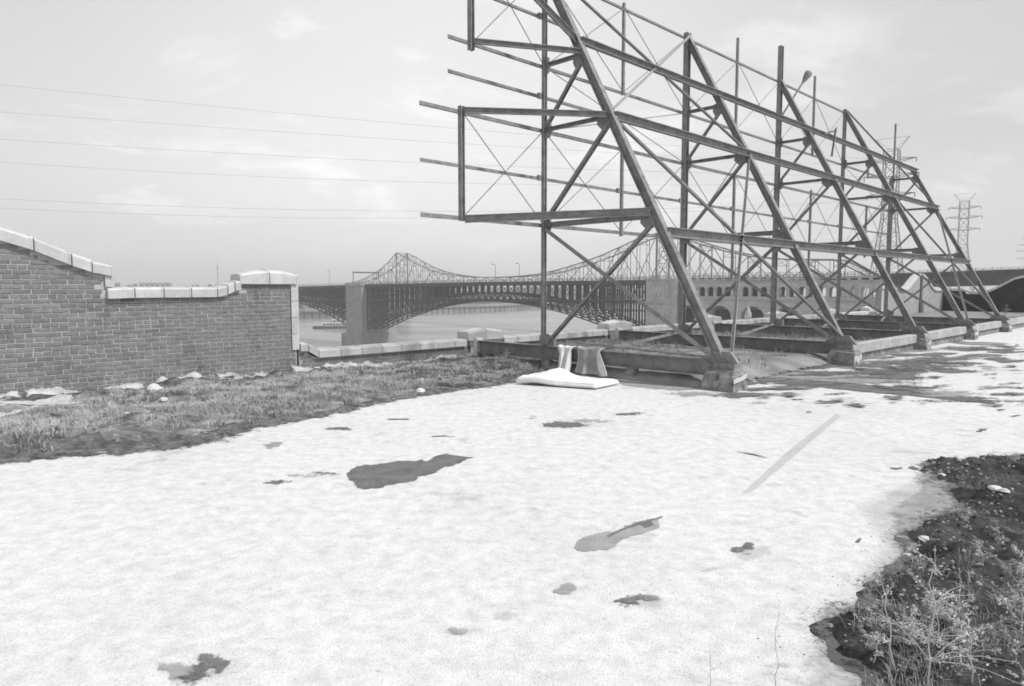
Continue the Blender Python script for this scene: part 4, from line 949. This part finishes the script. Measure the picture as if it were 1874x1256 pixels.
# railing
mb = MB()
for y_ in (-1.0, Wd+1.0):
    for i in range(0, 300):
        x = -360+i*1.9; z = decktop(x)
        mb.bar((x, y_, z), (x, y_, z+1.15), sec_box(.12, .12))
    for h_ in (.55, 1.15):
        for i in range(0, 60):
            x = -360+i*9.5; mb.bar((x, y_, decktop(x)+h_), (x+9.5, y_, decktop(x+9.5)+h_), sec_box(.09, .09))
mb.build('railing', 'truss_steel', parent=eb, kind='stuff')
def arch_z(x, x0_):                             # intrados
    t_ = (x-(x0_+SP/2))/(SP/2); return HB-6.0-15.5*t_*t_
for (xs_) in (-SP, -2*SP-PT):
    for ri, y_ in enumerate((0.3, 5.0, 9.7, 14.4)):
        mb = MB(); n_ = 44
        for i in range(n_):
            a, b_ = xs_+SP*i/n_, xs_+SP*(i+1)/n_; za, zb = arch_z(a, xs_), arch_z(b_, xs_)
            mb.bar((a, y_, za), (b_, y_, zb), sec_box(.46, .46)); mb.bar((a, y_, za+3.6), (b_, y_, zb+3.6), sec_box(.46, .46))
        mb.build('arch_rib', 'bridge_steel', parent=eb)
        if ri in (0, 1, 3):
            mb = MB()
            for i in range(n_):
                a, b_ = xs_+SP*i/n_, xs_+SP*(i+1)/n_; za, zb = arch_z(a, xs_), arch_z(b_, xs_); m_ = (a+b_)/2; zm = arch_z(m_, xs_)
                mb.bar((a, y_, za), (m_, y_, zm+3.6), sec_box(.22, .22)); mb.bar((m_, y_, zm+3.6), (b_, y_, zb), sec_box(.22, .22))
                mb.bar((a, y_, za), (a, y_, za+3.6), sec_box(.22, .22))
            mb.build('arch_lattice', 'bridge_steel', parent=eb, kind='stuff')
        mb = MB(); mb2 = MB()
        for i in range(0, 44):
            x = xs_+SP*i/43; za = arch_z(x, xs_)+3.6; zt = decktop(x)-1.3
            if zt-za > .3: 
                s_ = .62 if ri == 0 else .5
                mb.bar((x, y_, za), (x, y_, zt), sec_box(s_, s_))
            if ri in (0, 3) and i < 43:
                x2 = xs_+SP*(i+1)/43; zl = max(decktop(x)-7.6, za); zl2 = max(decktop(x2)-7.6, arch_z(x2, xs_)+3.6)
                if zt-zl > 1.2:
                    mb2.bar((x, y_, zl), (x2, y_, decktop(x2)-1.3), sec_box(.12, .12)); mb2.bar((x, y_, zt), (x2, y_, zl2), sec_box(.12, .12))
                if za < decktop(x)-12:
                    for zz_ in (decktop(x)-11.5, decktop(x)-15.5):
                        if zz_ > za+.5: mb2.bar((x, y_, zz_), (x2, y_, zz_), sec_box(.22, .3))
                # segmental brackets below the cornice
                mb2.bar((x, y_, zt-1.0), (x+.9, y_, zt), sec_box(.1, .25)); mb2.bar((x2, y_, zt-1.0), (x2-.9, y_, zt), sec_box(.1, .25))
        mb.build('spandrel_columns', 'bridge_steel', parent=eb, kind='stuff')
        if mb2.v: mb2.build('spandrel_bracing', 'bridge_steel', parent=eb, kind='stuff')
    mb = MB()
    for i in range(0, 44):                      # floor joists of the rail deck and cross ties
        x = xs_+SP*i/43; mb.bar((x, -.1, decktop(x)-8.35), (x, Wd-.1, decktop(x)-8.35), sec_box(.3, .5)); mb.bar((x, .3, arch_z(x, xs_)), (x, 14.4, arch_z(x, xs_)), sec_box(.2, .2))
        mb.bar((x, -.9, decktop(x)-1.15), (x, Wd+.9, decktop(x)-1.15), sec_box(.35, .6))
    mb.build('cross_beams', 'bridge_steel', parent=eb, kind='stuff')
def pier(x0_, x1_, mat, top_off=-.1, y0_=-3.2, y1_=Wd+3.2, foot=True):
    mb = MB(); z_ = decktop((x0_+x1_)/2)+top_off
    mb.box((x0_, y0_, -22), (x1_, y1_, z_-.6)); mb.box((x0_-.5, y0_-.4, z_-.6), (x1_+.5, y1_+.4, z_))
    for zz_ in (z_-8.3, z_-16): mb.box((x0_-.35, y0_-.3, zz_), (x1_+.35, y1_+.3, zz_+.5))
    if foot: mb.box((x0_-1.4, y0_-2.2, -30), (x1_+1.4, y1_+2.2, -22.0))
    return mb.build('stone_pier', mat, parent=eb)
pier(-SP-PT, -SP, 'stone_dark'); pier(-2*SP-2*PT, -2*SP-PT, 'stone_dark')
# masonry course joints (dark recessed lines as real thin recess blocks) on the abutment
mb = MB(); zt = decktop(5)-.1
nrow = 22
for k in range(nrow):
    z0_ = -28+ (zt+28)*k/nrow; z1_ = -28+(zt+28)*(k+1)/nrow; r = random.Random(k); x = .0 + (k % 2)*.8
    mb.box((0, -1.5, z0_), (12, Wd+1.5, z1_))
    xx = 0.0
    while xx < 11.9:
        ln = r.uniform(1.1, 2.2); e = min(12, xx+ln)
        mb.box((xx+.09, -1.72+r.uniform(-.12, .08), z0_+.09), (e-.09, -1.49, z1_-.09)); xx = e
mb.box((-.3, -2.0, zt), (12.3, Wd+2, zt+.5)); mb.box((-.3, -2.0, zt-8.3), (12.3, -1.4, zt-7.8)); mb.box((10.6, -2.1, -28), (12.4, -1.4, zt-.0))
mb.build('abutment', 'stone', parent=eb)
# arcaded approach: wall with open round arches, two deep, above a wall with big arches
def arch_wall(name, xa, xb, y0_, y1_, zb, zt, openings, mat, seg=10):
    """solid wall with arched holes: openings = list of (centre, halfwidth, sill z, spring z)"""
    mb = MB(); x = xa
    def col(a, b_, z0_, z1_): 
        if b_-a > 1e-3 and z1_-z0_ > 1e-3: mb.box((a, y0_, z0_), (b_, y1_, z1_))
    for (c, hw, sill, spr) in openings:
        col(x, c-hw, zb, zt)
        if sill > zb: col(c-hw, c+hw, zb, sill)
        pts_ = [(c+hw*math.cos(math.pi*(1-i/seg)), spr+hw*math.sin(math.pi*(1-i/seg))) for i in range(seg+1)]
        for (a, za), (b_, zb_) in zip(pts_, pts_[1:]):
            mb.prism([(a, za), (b_, zb_), (b_, zt), (a, zt)], 1, y0_, y1_)
        x = c+hw
    col(x, xb, zb, zt); return mb.build(name, mat, parent=eb)
ops = [(15.0+3.02*k, 1.02, HB-3.15, HB-.95) for k in range(21)]
zc_top = HB+1.75
arch_wall('arcade_wall', 12.3, 78, -.6, .9, HB-3.75, zc_top, ops, 'stone')
arch_wall('rear_arcade_wall', 12.3, 78, Wd-.9, Wd+.6, HB-3.75, zc_top, ops, 'stone')
big = [(16.2+11.2*k, 3.95, -28.0, HB-10.3) for k in range(6)]
arch_wall('viaduct_wall', 12.3, 78, -.5, Wd+.5, -28, HB-4.25, big, 'stone', 14)
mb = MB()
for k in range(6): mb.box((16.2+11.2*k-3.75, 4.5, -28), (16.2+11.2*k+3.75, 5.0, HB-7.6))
mb.build('arch_shade', 'void', parent=eb)  # near-black panels painting the shade inside the big arches
mb = MB(); mb.box((12.3, -.95, HB-4.25), (78, Wd+.95, HB-3.75)); mb.box((12.3, -.9, zc_top), (78, Wd+.9, zc_top+.4)); mb.build('string_course', 'stone', parent=eb)
mb = MB(); mb.box((12.3, 5.5, HB-3.75), (45, 6.2, zc_top)); mb.build('arcade_shade', 'void', parent=eb)  # near-black panel painting shade behind the left-hand arcade openings
mb = MB()
for k in range(21):                              # arch mouldings and impost blocks
    c = 15.0+3.02*k
    for i in range(8):
        a0, a1 = math.pi*i/8, math.pi*(i+1)/8
        mb.bar((c+1.17*math.cos(a0), -.68, HB-.95+1.17*math.sin(a0)), (c+1.17*math.cos(a1), -.68, HB-.95+1.17*math.sin(a1)), sec_box(.2, .22), (0, 1, 0))
    mb.box((c+1.05, -.78, HB-1.15), (c+1.95, -.58, HB-.9))
mb.build('arch_mouldings', 'stone', parent=eb, kind='stuff')
# parapet with a near-black strip painting shadow between brackets above the cornice
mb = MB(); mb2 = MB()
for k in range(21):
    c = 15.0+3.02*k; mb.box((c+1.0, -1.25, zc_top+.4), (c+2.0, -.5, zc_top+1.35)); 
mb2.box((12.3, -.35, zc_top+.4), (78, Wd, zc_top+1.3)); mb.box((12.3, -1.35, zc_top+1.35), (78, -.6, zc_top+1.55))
mb.build('bracket', 'stone', parent=eb, kind='stuff'); mb2.build('shadow_strip', 'void', parent=eb)
mb = MB()
for i in range(66): x = 12.5+i; mb.bar((x, -1.1, zc_top+1.55), (x, -1.1, zc_top+2.9), sec_box(.1, .1))
for h_ in (2.2, 2.9): mb.bar((12.3, -1.1, zc_top+h_), (78, -1.1, zc_top+h_), sec_box(.09, .09))
mb.build('parapet_railing', 'truss_steel', parent=eb, kind='stuff')
# steel girder approach on to the right
deck_seg('girder', 78, 200, 'bridge_steel', 3.6, -.4, .2, 0); deck_seg('girder', 78, 200, 'bridge_steel', 3.6, Wd-.2, Wd+.4, 0); deck_seg('roadway', 78, 200, 'bridge_steel', .5, -.8, Wd+.8, .5)
mb = MB()
for i in range(20): x = 80+i*6; mb.box((x, -.6, decktop(x)-3.6), (x+.3, -.4, decktop(x))); mb.box((x, 0, decktop(x)-3.0), (x+.4, Wd, decktop(x)-.2))
for i in range(5): x = 82+i*26; mb.box((x, .5, -28), (x+2.5, Wd-.5, decktop(x)-3.6))
mb.build('girder_stiffeners', 'bridge_steel', parent=eb, kind='stuff')

# street lamps and gantry on the bridge
LP = [(-127, 'street lamp on the arch bridge nearer the left truss peak'), (-117, 'street lamp on the arch bridge, right-hand one of two by the first sign post'), (-213, 'street lamp on the arch bridge just left of the stone pier'), (-290, 'faint street lamp on the bridge close to the brick wall')]
for x, lb_ in [(-72, LP[0][1]), (-59, LP[1][1]), (-187, LP[2][1]), (-262, LP[3][1])]:
    t_ = thing('street_lamp', lb_, 'street lamp', EADS, (x, -.8, decktop(x)), 'street lamps on the arch bridge'); z = decktop(x)
    mb = MB(); mb.path([(x, -.8, z), (x, -.8, z+6.6), (x-.4, -.6, z+7.3), (x-1.6, -.2, z+7.6)], .10, 6); mb.build('pole', 'truss_steel', parent=t_)
    mb = MB(); mb.box((x-2.4, -.4, z+7.45), (x-1.5, 0, z+7.7)); mb.build('lamp_head', 'truss_steel', parent=t_)
x = -158-9; t_ = thing('road_gantry', 'road gantry spanning the bridge deck above the stone pier', 'gantry', EADS, (x, 0, decktop(x))); z = decktop(x)
mb = MB(); mb.bar((x, -1, z), (x, -1, z+6.6), sec_box(.3, .3)); mb.bar((x, Wd+1, z), (x, Wd+1, z+6.6), sec_box(.3, .3)); mb.build('gantry_leg', 'truss_steel', parent=t_)
mb = MB(); mb.bar((x, -1.2, z+6.4), (x, Wd+1.2, z+6.4), sec_box(.4, .6)); mb.build('gantry_beam', 'bridge_steel', parent=t_)

# ------------------------------------------------------------------ the cantilever truss bridge behind
tb = thing('truss_bridge', 'pale cantilever truss bridge with two peaks, rising behind the arch bridge', 'bridge', MLK, (-147, 0, -28.4))
SPM = 294.0; PW = 11.5; ZD = HB+2.2
def chord_z(x):
    tab = [(-430, 2.8), (-395, 3.4), (-372, 5.2), (-352, 8.8), (-332, 13.5), (-315, 19.5), (-303, 25), (-294, 30.6), (-280, 26.8), (-265, 21.5), (-245, 15.5), (-225, 11.6), (-200, 8.6), (-175, 7.4), (-150, 7.2), (-125, 7.6), (-105, 8.6), (-85, 11.0), (-65, 14.6), (-45, 19.2), (-25, 25.0), (-8, 30.4), (4, 31.0), (20, 26), (38, 20.5), (58, 15.8), (75, 13.6), (104, 12.6), (117, 5)]
    return HB + lerp_tab(tab, x)
pan = 14.7; xs_ = [-294-pan*7+pan*i for i in range(7)] + [-294+pan*i for i in range(21)] + [pan*i for i in range(1, 9)]
xs_ = sorted(set(round(a, 3) for a in xs_))
for si, y_ in enumerate((0, PW)):
    mb = MB(); mb2 = MB()
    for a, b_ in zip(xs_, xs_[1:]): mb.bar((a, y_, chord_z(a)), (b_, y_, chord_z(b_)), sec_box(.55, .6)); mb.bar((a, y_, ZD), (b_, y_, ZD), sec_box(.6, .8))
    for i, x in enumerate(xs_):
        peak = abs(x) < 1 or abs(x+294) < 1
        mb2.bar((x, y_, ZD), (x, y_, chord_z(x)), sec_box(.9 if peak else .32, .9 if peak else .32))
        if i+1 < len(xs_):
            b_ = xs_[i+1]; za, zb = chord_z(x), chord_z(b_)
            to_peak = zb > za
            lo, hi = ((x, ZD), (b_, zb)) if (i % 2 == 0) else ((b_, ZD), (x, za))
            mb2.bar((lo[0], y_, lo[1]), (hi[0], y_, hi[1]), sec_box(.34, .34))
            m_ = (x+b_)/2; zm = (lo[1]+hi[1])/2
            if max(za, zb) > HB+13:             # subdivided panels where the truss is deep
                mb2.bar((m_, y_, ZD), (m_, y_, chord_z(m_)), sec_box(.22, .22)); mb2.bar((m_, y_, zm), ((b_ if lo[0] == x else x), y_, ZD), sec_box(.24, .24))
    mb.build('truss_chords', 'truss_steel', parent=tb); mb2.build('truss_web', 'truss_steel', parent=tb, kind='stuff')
mb = MB()
for x in xs_:
    z = chord_z(x)
    mb.bar((x, 0, z), (x, PW, z), sec_box(.35, .35))
    if z > HB+10:
        mb.bar((x, 0, z-3.2), (x, PW, z-3.2), sec_box(.25, .25)); mb.bar((x, 0, z), (x, PW, z-3.2), sec_box(.15, .15)); mb.bar((x, PW, z), (x, 0, z-3.2), sec_box(.15, .15))
    if abs(x) < 1 or abs(x+294) < 1:
        for q in range(3): z0_, z1_ = z-3.2-q*7, z-3.2-(q+1)*7; mb.bar((x, 0, z0_), (x, PW, z1_), sec_box(.3, .3)); mb.bar((x, PW, z0_), (x, 0, z1_), sec_box(.3, .3)); mb.bar((x, 0, z1_), (x, PW, z1_), sec_box(.3, .3))
for a, b_ in zip(xs_, xs_[1:]): mb.bar((a, 0, chord_z(a)), (b_, PW, chord_z(b_)), sec_box(.16, .16)); mb.bar((a, PW, chord_z(a)), (b_, 0, chord_z(b_)), sec_box(.16, .16))
mb.build('sway_bracing', 'truss_steel', parent=tb, kind='stuff')
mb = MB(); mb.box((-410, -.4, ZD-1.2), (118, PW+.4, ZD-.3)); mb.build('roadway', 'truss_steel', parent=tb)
for x in (-294, 0, 110, -397):
    mb = MB(); mb.box((x-2.5, -1, -30), (x+2.5, PW+1, ZD-1.4)); mb.build('pier', 'stone', parent=tb)

# ------------------------------------------------------------------ pylons and wires
PA = math.atan2(-0.63, 0.77)
def pylon(wx, wy, ztop, s, label, sc_=1.0):
    fr = Frame(wx, wy, PA); t_ = thing('pylon', label, 'pylon', fr, (0, 0, -26.4), 'steel power pylons beyond the roof'); zb = -26.4; waist = ztop-34*sc_
    mb = MB(); hw = 2.7*sc_; bw_ = 9.5*sc_
    lv = [(zb, bw_)] + [(zb+(waist-zb)*q, bw_+(hw-bw_)*q) for q in (.2, .38, .54, .68, .8, .9, 1.0)] + [(waist+(ztop-5*sc_-waist)*q, hw) for q in (.2, .4, .6, .8, 1.0)]
    th = .30*sc_
    for (za, wa), (zb_, wb) in zip(lv, lv[1:]):
        c0 = [(-wa, -wa, za), (wa, -wa, za), (wa, wa, za), (-wa, wa, za)]; c1 = [(-wb, -wb, zb_), (wb, -wb, zb_), (wb, wb, zb_), (-wb, wb, zb_)]
        for i in range(4):
            j = (i+1) % 4; mb.bar(c0[i], c1[i], sec_box(th, th)); mb.bar(c0[i], c1[j], sec_box(th*.5, th*.5)); mb.bar(c0[j], c1[i], sec_box(th*.5, th*.5)); mb.bar(c1[i], c1[j], sec_box(th*.5, th*.5))
    mb.build('tower', 'pylon', parent=t_)
    zt = ztop-5*sc_
    for k, (dz, al) in enumerate(((4.0, 8.2), (10.5, 9.4), (18.5, 8.2))):
        z = zt-dz*sc_; mb = MB(); mb.bar((-hw, -hw, z-.9*sc_), (hw, -hw, z-.9*sc_), sec_box(th*.8, th*.8)); mb.bar((-hw, hw, z-.9*sc_), (hw, hw, z-.9*sc_), sec_box(th*.8, th*.8)); mb.bar((0, -hw, z-.9*sc_), (0, hw, z-.9*sc_), sec_box(th*.5, th*.5))
        for yy in (-hw, hw):
            for sg in (-1, 1): mb.bar((sg*hw, yy, z-.9*sc_), (sg*(al+1)*sc_, 0, z), sec_box(th*.8, th*.8)); mb.bar((sg*hw, yy, z+.5*sc_), (sg*(al+1)*sc_, 0, z), sec_box(th*.6, th*.6))
        mb.build('crossarm', 'pylon', parent=t_)
        mb = MB()
        for sg in (-1, 1): mb.bar((sg*(al+1)*sc_, 0, z), (sg*(al+1)*sc_, 0, z-1.8*sc_), sec_R(.22*sc_, 6))
        mb.build('insulator', 'pylon', parent=t_)
    mb = MB()
    for sg in (-1, 1):
        mb.bar((sg*hw, 0, zt), (sg*6.4*sc_, 0, ztop), sec_box(th*.7, th*.7)); mb.bar((0, 0, zt-.5), (sg*6.4*sc_, 0, ztop), sec_box(th*.4, th*.4))
    mb.bar((-6.4*sc_, 0, ztop), (6.4*sc_, 0, ztop), sec_box(th*.4, th*.4)); mb.build('earth_wire_peak', 'pylon', parent=t_)
pylon(161.5, 300, HB+63, 1, 'largest and nearest steel pylon seen through the far end of the sign frame')
pylon(307, 476, HB+63, 1, 'middle steel pylon to the right of the sign frame')
pylon(560, 757, HB+55, 1, 'faint pylon cut off by the right border')
P1 = Frame(161.5, 300, PA); zt = HB+58
def ray_at(px, py, Y):
    x = (px-937)/FOC; yy = -(py-628)/FOC; d = Vector((x, math.cos(PITCH)+yy*math.sin(PITCH), -math.sin(PITCH)+yy*math.cos(PITCH))); return Vector((0, 0, CAM_H))+d*(Y/d.y)
WR = [(1, 4.0, 8.2, 155, 256, 'uppermost power line crossing the sky on the left'), (-1, 4.0, 8.2, 205, 278, 'second power line from the top crossing the left sky'), (1, 10.5, 9.4, 255, 315, 'third power line from the top crossing the left sky'),
      (-1, 10.5, 9.4, 297, 344, 'fourth power line from the top crossing the left sky'), (1, 18.5, 8.2, 364, 393, 'upper of the lowest pair of power lines in the left sky'), (-1, 18.5, 8.2, 381, 403, 'lowest power line crossing the left sky')]
for k, (sg, dz, al, yl, ym, lb_) in enumerate(WR):
    pr = P1.world((sg*(al+1), 0, zt-dz-1.8)); Pl = ray_at(0, yl, 250+(sg*-6)); Pm_ = ray_at(930, ym, 288+(sg*-6))
    # parabola through three points along x
    X_ = [Pl.x, Pm_.x, pr.x]; cz = np.polyfit(X_, [Pl.z, Pm_.z, pr.z], 2); cy = np.polyfit([X_[0], X_[2]], [Pl.y, pr.y], 1)
    mb = MB(); mb.path([(x, cy[0]*x+cy[1], cz[0]*x*x+cz[1]*x+cz[2]) for x in np.linspace(-330, pr.x, 60)], .036, 4)
    setp(mb.build('power_line', 'wire', org=(pr.x, pr.y, pr.z)), lb_, 'power line', 'power lines crossing the river')
    P2 = Frame(307, 476, PA).world((sg*(al+1), 0, zt-dz-1.8)); P3 = Frame(560, 757, PA).world((sg*(al+1), 0, HB+50-dz-1.8))
    mb = MB()
    for (a, b_) in ((pr, P2), (P2, P3)): mb.path([a.lerp(b_, t_/14)-Vector((0, 0, 9*4*(t_/14)*(1-t_/14))) for t_ in range(15)], .06, 4)

# ------------------------------------------------------------------ the river boat and the far shore
fb = Frame(-118, 507, .30); bt = thing('river_boat', 'white multi deck river boat with a dark hull beside the left stone pier', 'boat', fb, (0, 0, -28.4))
hull = [(-27, 0), (-24, 3.6), (24, 3.6), (28, 1.5), (28, -1.5), (24, -3.6), (-24, -3.6)]
mb = MB(); mb.prism(hull, 2, -28.9, -26.6); mb.build('hull', 'boat_dark', parent=bt)
for (a, b_, z0_, z1_, w_) in ((-20, 24, -26.6, -24.6, 3.2), (-13, 20, -24.3, -22.4, 2.9), (-5, 10, -22.1, -20.4, 2.4)):
    mb = MB(); mb.box((a, -w_, z0_), (b_, w_, z1_)); mb.box((a-.8, -w_-.5, z1_), (b_+.8, w_+.5, z1_+.3)); mb.build('deck_house', 'boat_white', parent=bt)
    mb = MB()
    for q in range(int((b_-a)/2.2)): mb.box((a+.7+q*2.2, -w_-.04, z0_+.6), (a+1.9+q*2.2, -w_, z1_-.5))
    mb.build('windows', 'void', parent=bt, kind='stuff')
mb = MB()
for q in range(26): mb.bar((-22+q*1.85, -3.5, -26.6), (-22+q*1.85, -3.5, -24.6), sec_box(.12, .12))
mb.bar((-22, -3.5, -25.6), (24, -3.5, -25.6), sec_box(.1, .1)); mb.build('railing', 'boat_white', parent=bt, kind='stuff')
mb = MB(); mb.rod((4, 0, -20.4), (4, 0, -16.5), .5, 8); mb.build('funnel', 'boat_dark', parent=bt)

# flood wall and wharf on the far bank, following the shore
sh = [(-600, 560), (-196, 655), (-96, 775), (-9, 862), (38, 950), (300, 1400)]
fw = thing('flood_wall', 'long pale flood wall with dark piles along the far river bank', 'wall', WORLD, (-9, 862, -24.6))
mb = MB(); mb2 = MB(); mb3 = MB()
for (a, b_) in zip(sh, sh[1:]):
    L_ = math.hypot(b_[0]-a[0], b_[1]-a[1]); n_ = int(L_/8); dx, dy = (b_[0]-a[0])/n_, (b_[1]-a[1])/n_
    nrm = Vector((-(b_[1]-a[1]), b_[0]-a[0], 0)).normalized()
    mb.bar((a[0]+nrm.x*3, a[1]+nrm.y*3, -21.6), (b_[0]+nrm.x*3, b_[1]+nrm.y*3, -21.6), sec_box(.8, 6))
    for i in range(n_):
        x, y = a[0]+dx*i, a[1]+dy*i; mb2.bar((x, y, -28.6), (x, y, -21.4), sec_box(1.3, 1.3))
    mb3.bar((a[0], a[1], -21.0), (b_[0], b_[1], -21.0), sec_box(3.0, .7))
mb.build('wall_face', 'farwall', parent=fw); mb2.build('piles', 'bridge_steel', parent=fw, kind='stuff'); mb3.build('wharf_deck', 'farwall', parent=fw)

def building(x, y, w_, d_, h_, label, mat='farwall', rot=.3, floors=3, cols=6, cat='building', name='far_building'):
    fr = Frame(x, y, rot); t_ = thing(name, label, cat, fr, (0, 0, -24.6)); z = -24.6
    mb = MB(); mb.box((-w_/2, -d_/2, z), (w_/2, d_/2, z+h_)); mb.build('walls', mat, parent=t_)
    mb = MB(); mb.box((-w_/2-.4, -d_/2-.4, z+h_), (w_/2+.4, d_/2+.4, z+h_+1.0)); mb.build('roof', 'stone_dark', parent=t_)
    mb = MB()
    for f in range(floors):
        for c in range(cols):
            cx = -w_/2+w_*(c+.5)/cols; cz = z+h_*(f+.55)/floors; mb.box((cx-w_/cols*.25, -d_/2-.08, cz-h_/floors*.22), (cx+w_/cols*.25, -d_/2, cz+h_/floors*.22))
    mb.build('windows', 'void', parent=t_, kind='stuff'); return t_
B_ = [(-560, 960, 30, 20, 31, 'box shaped distant building standing above the middle of the coping'), (-215, 790, 60, 25, 12, 'long low riverside building under the left span of the arch bridge'),
      (-150, 870, 60, 25, 9, 'low riverside shed behind the river boat'), (-60, 1000, 80, 30, 11, 'low warehouse on the far bank under the middle arch'), (30, 1130, 70, 25, 13, 'warehouse on the far bank towards the right of the middle arch'),
      (-300, 700, 70, 20, 12, 'riverside building close behind the brick wall edge'), (-640, 1250, 50, 20, 33, 'flat distant building beside the raised brick pier coping'), (-230, 1200, 30, 20, 29, 'small distant building above the bridge left of the stone pier')]
for a in B_: building(*a)
for i, (px, Y, w_, top, lb_) in enumerate([(1137, 1900, 13, 508-5, 'slim distant tower block seen through the truss bridge'), (1172, 1900, 16, 508-3, 'distant tower block right of the slim one'), (1198, 1950, 26, 506-3, 'widest distant tower block near the right truss peak')]):
    x = (px-937)/FOC*Y; h_ = (525-top)/FOC*Y+26; building(x, Y, w_, 16, h_+0, lb_, 'farwall', .1, 10, 4, 'tower block', 'tower_block')
# lattice radio mast
x = (401-937)/FOC*1400; t_ = thing('radio_mast', 'thin distant radio mast above the coping of the brick wall', 'mast', WORLD, (x, 1400, -24.6))
mb = MB(); 
for (a, b_) in ((-1.2, -1.2), (1.2, -1.2), (0, 1.3)): mb.bar((x+a, 1400+b_, -24.6), (x+a*.4, 1400+b_*.4, 46), sec_box(.35, .35))
for q in range(16):
    z = -24+q*4.4; mb.bar((x-1.1, 1399, z), (x+1.1, 1399, z+4.4), sec_box(.25, .25)); mb.bar((x+1.1, 1399, z), (x-1.1, 1399, z+4.4), sec_box(.25, .25))
mb.build('mast_lattice', 'pylon', parent=t_)
mb = MB(); mb.rod((x, 1400, 46), (x, 1400, 58), .25, 5); mb.box((x-1.6, 1399, 36), (x+1.6, 1401, 38)); mb.box((x-1.4, 1399, 42), (x+1.4, 1401, 43.5)); mb.build('antenna', 'pylon', parent=t_)
# far tree line, a mass of leaf clumps
V = []; F = []
def clump(cx, cy, cz, s, n_):
    for _ in range(n_):
        p_ = Vector((rng.normal(), rng.normal(), rng.normal())).normalized()*s*rng.uniform(.5, 1); c_ = Vector((cx, cy, cz))+Vector((p_.x, p_.y, p_.z*.7))
        a = Vector((rng.normal(), rng.normal(), rng.normal())).normalized()*s*.28; b_ = a.cross(Vector((rng.normal(), rng.normal(), rng.normal()))).normalized()*s*.22; k = len(V)
        V.extend([tuple(c_-a), tuple(c_+b_), tuple(c_+a), tuple(c_-b_)]); F.append((k, k+1, k+2, k+3))
for _ in range(900):
    t_ = rng.uniform(0, 1); x = -1500+2100*t_; y = 1050+ .25*x + rng.uniform(0, 500)+ (350 if x > -300 else 0); h_ = rng.uniform(10, 27)*(1+.25*math.sin(x*.02))
    clump(x, y, -24.6+h_*.6, h_*.5, 34)
for (a, b_) in zip(sh[:5], sh[1:]):
    for _ in range(70):
        q = rng.uniform(); h_ = rng.uniform(4, 9); clump(a[0]+(b_[0]-a[0])*q-rng.uniform(10, 60), a[1]+(b_[1]-a[1])*q+rng.uniform(15, 90), -24.6+h_*.6, h_*.6, 26)
mb = MB(); mb.v = V; mb.f = F; setp(mb.build('far_trees', 'tree', org=(-400, 1100, -24.6)), 'hazy tree line on the far side of the river', 'trees', None, 'stuff')
mb = MB(); mb.add([(-6000+400*i, 5200+500*math.sin(i*.7), -30) for i in range(31)]+[(-6000+400*i, 5200+500*math.sin(i*.7), 8+14*abs(math.sin(i*1.3))) for i in range(31)], [(i, i+1, 32+i, 31+i) for i in range(30)])
mb.add([(-6000+400*i, 5200+500*math.sin(i*.7), 8+14*abs(math.sin(i*1.3))) for i in range(31)]+[(-6000+400*i, 5900, -30) for i in range(31)], [(i, i+1, 32+i, 31+i) for i in range(30)])
mb.build('far_hills', 'tree', kind='structure')

# ------------------------------------------------------------------ summer haze over the river
mb = MB(); mb.box((-7000, -1600, -40), (7000, 9500, 95)); o = mb.build('haze', 'wire'); o.data.materials.clear()
m = bpy.data.materials.new('haze_air'); m.use_nodes = True; t = m.node_tree; t.nodes.remove(t.nodes['Principled BSDF'])
pv = t.nodes.new('ShaderNodeVolumePrincipled'); pv.inputs['Color'].default_value = (.95, .95, .95, 1); pv.inputs['Density'].default_value = 0.0005; pv.inputs['Anisotropy'].default_value = 0.2
t.links.new(pv.outputs[0], t.nodes['Material Output'].inputs['Volume']); o.data.materials.append(m); setp(o, 'pale haze in the air over the river', 'haze', None, 'stuff')
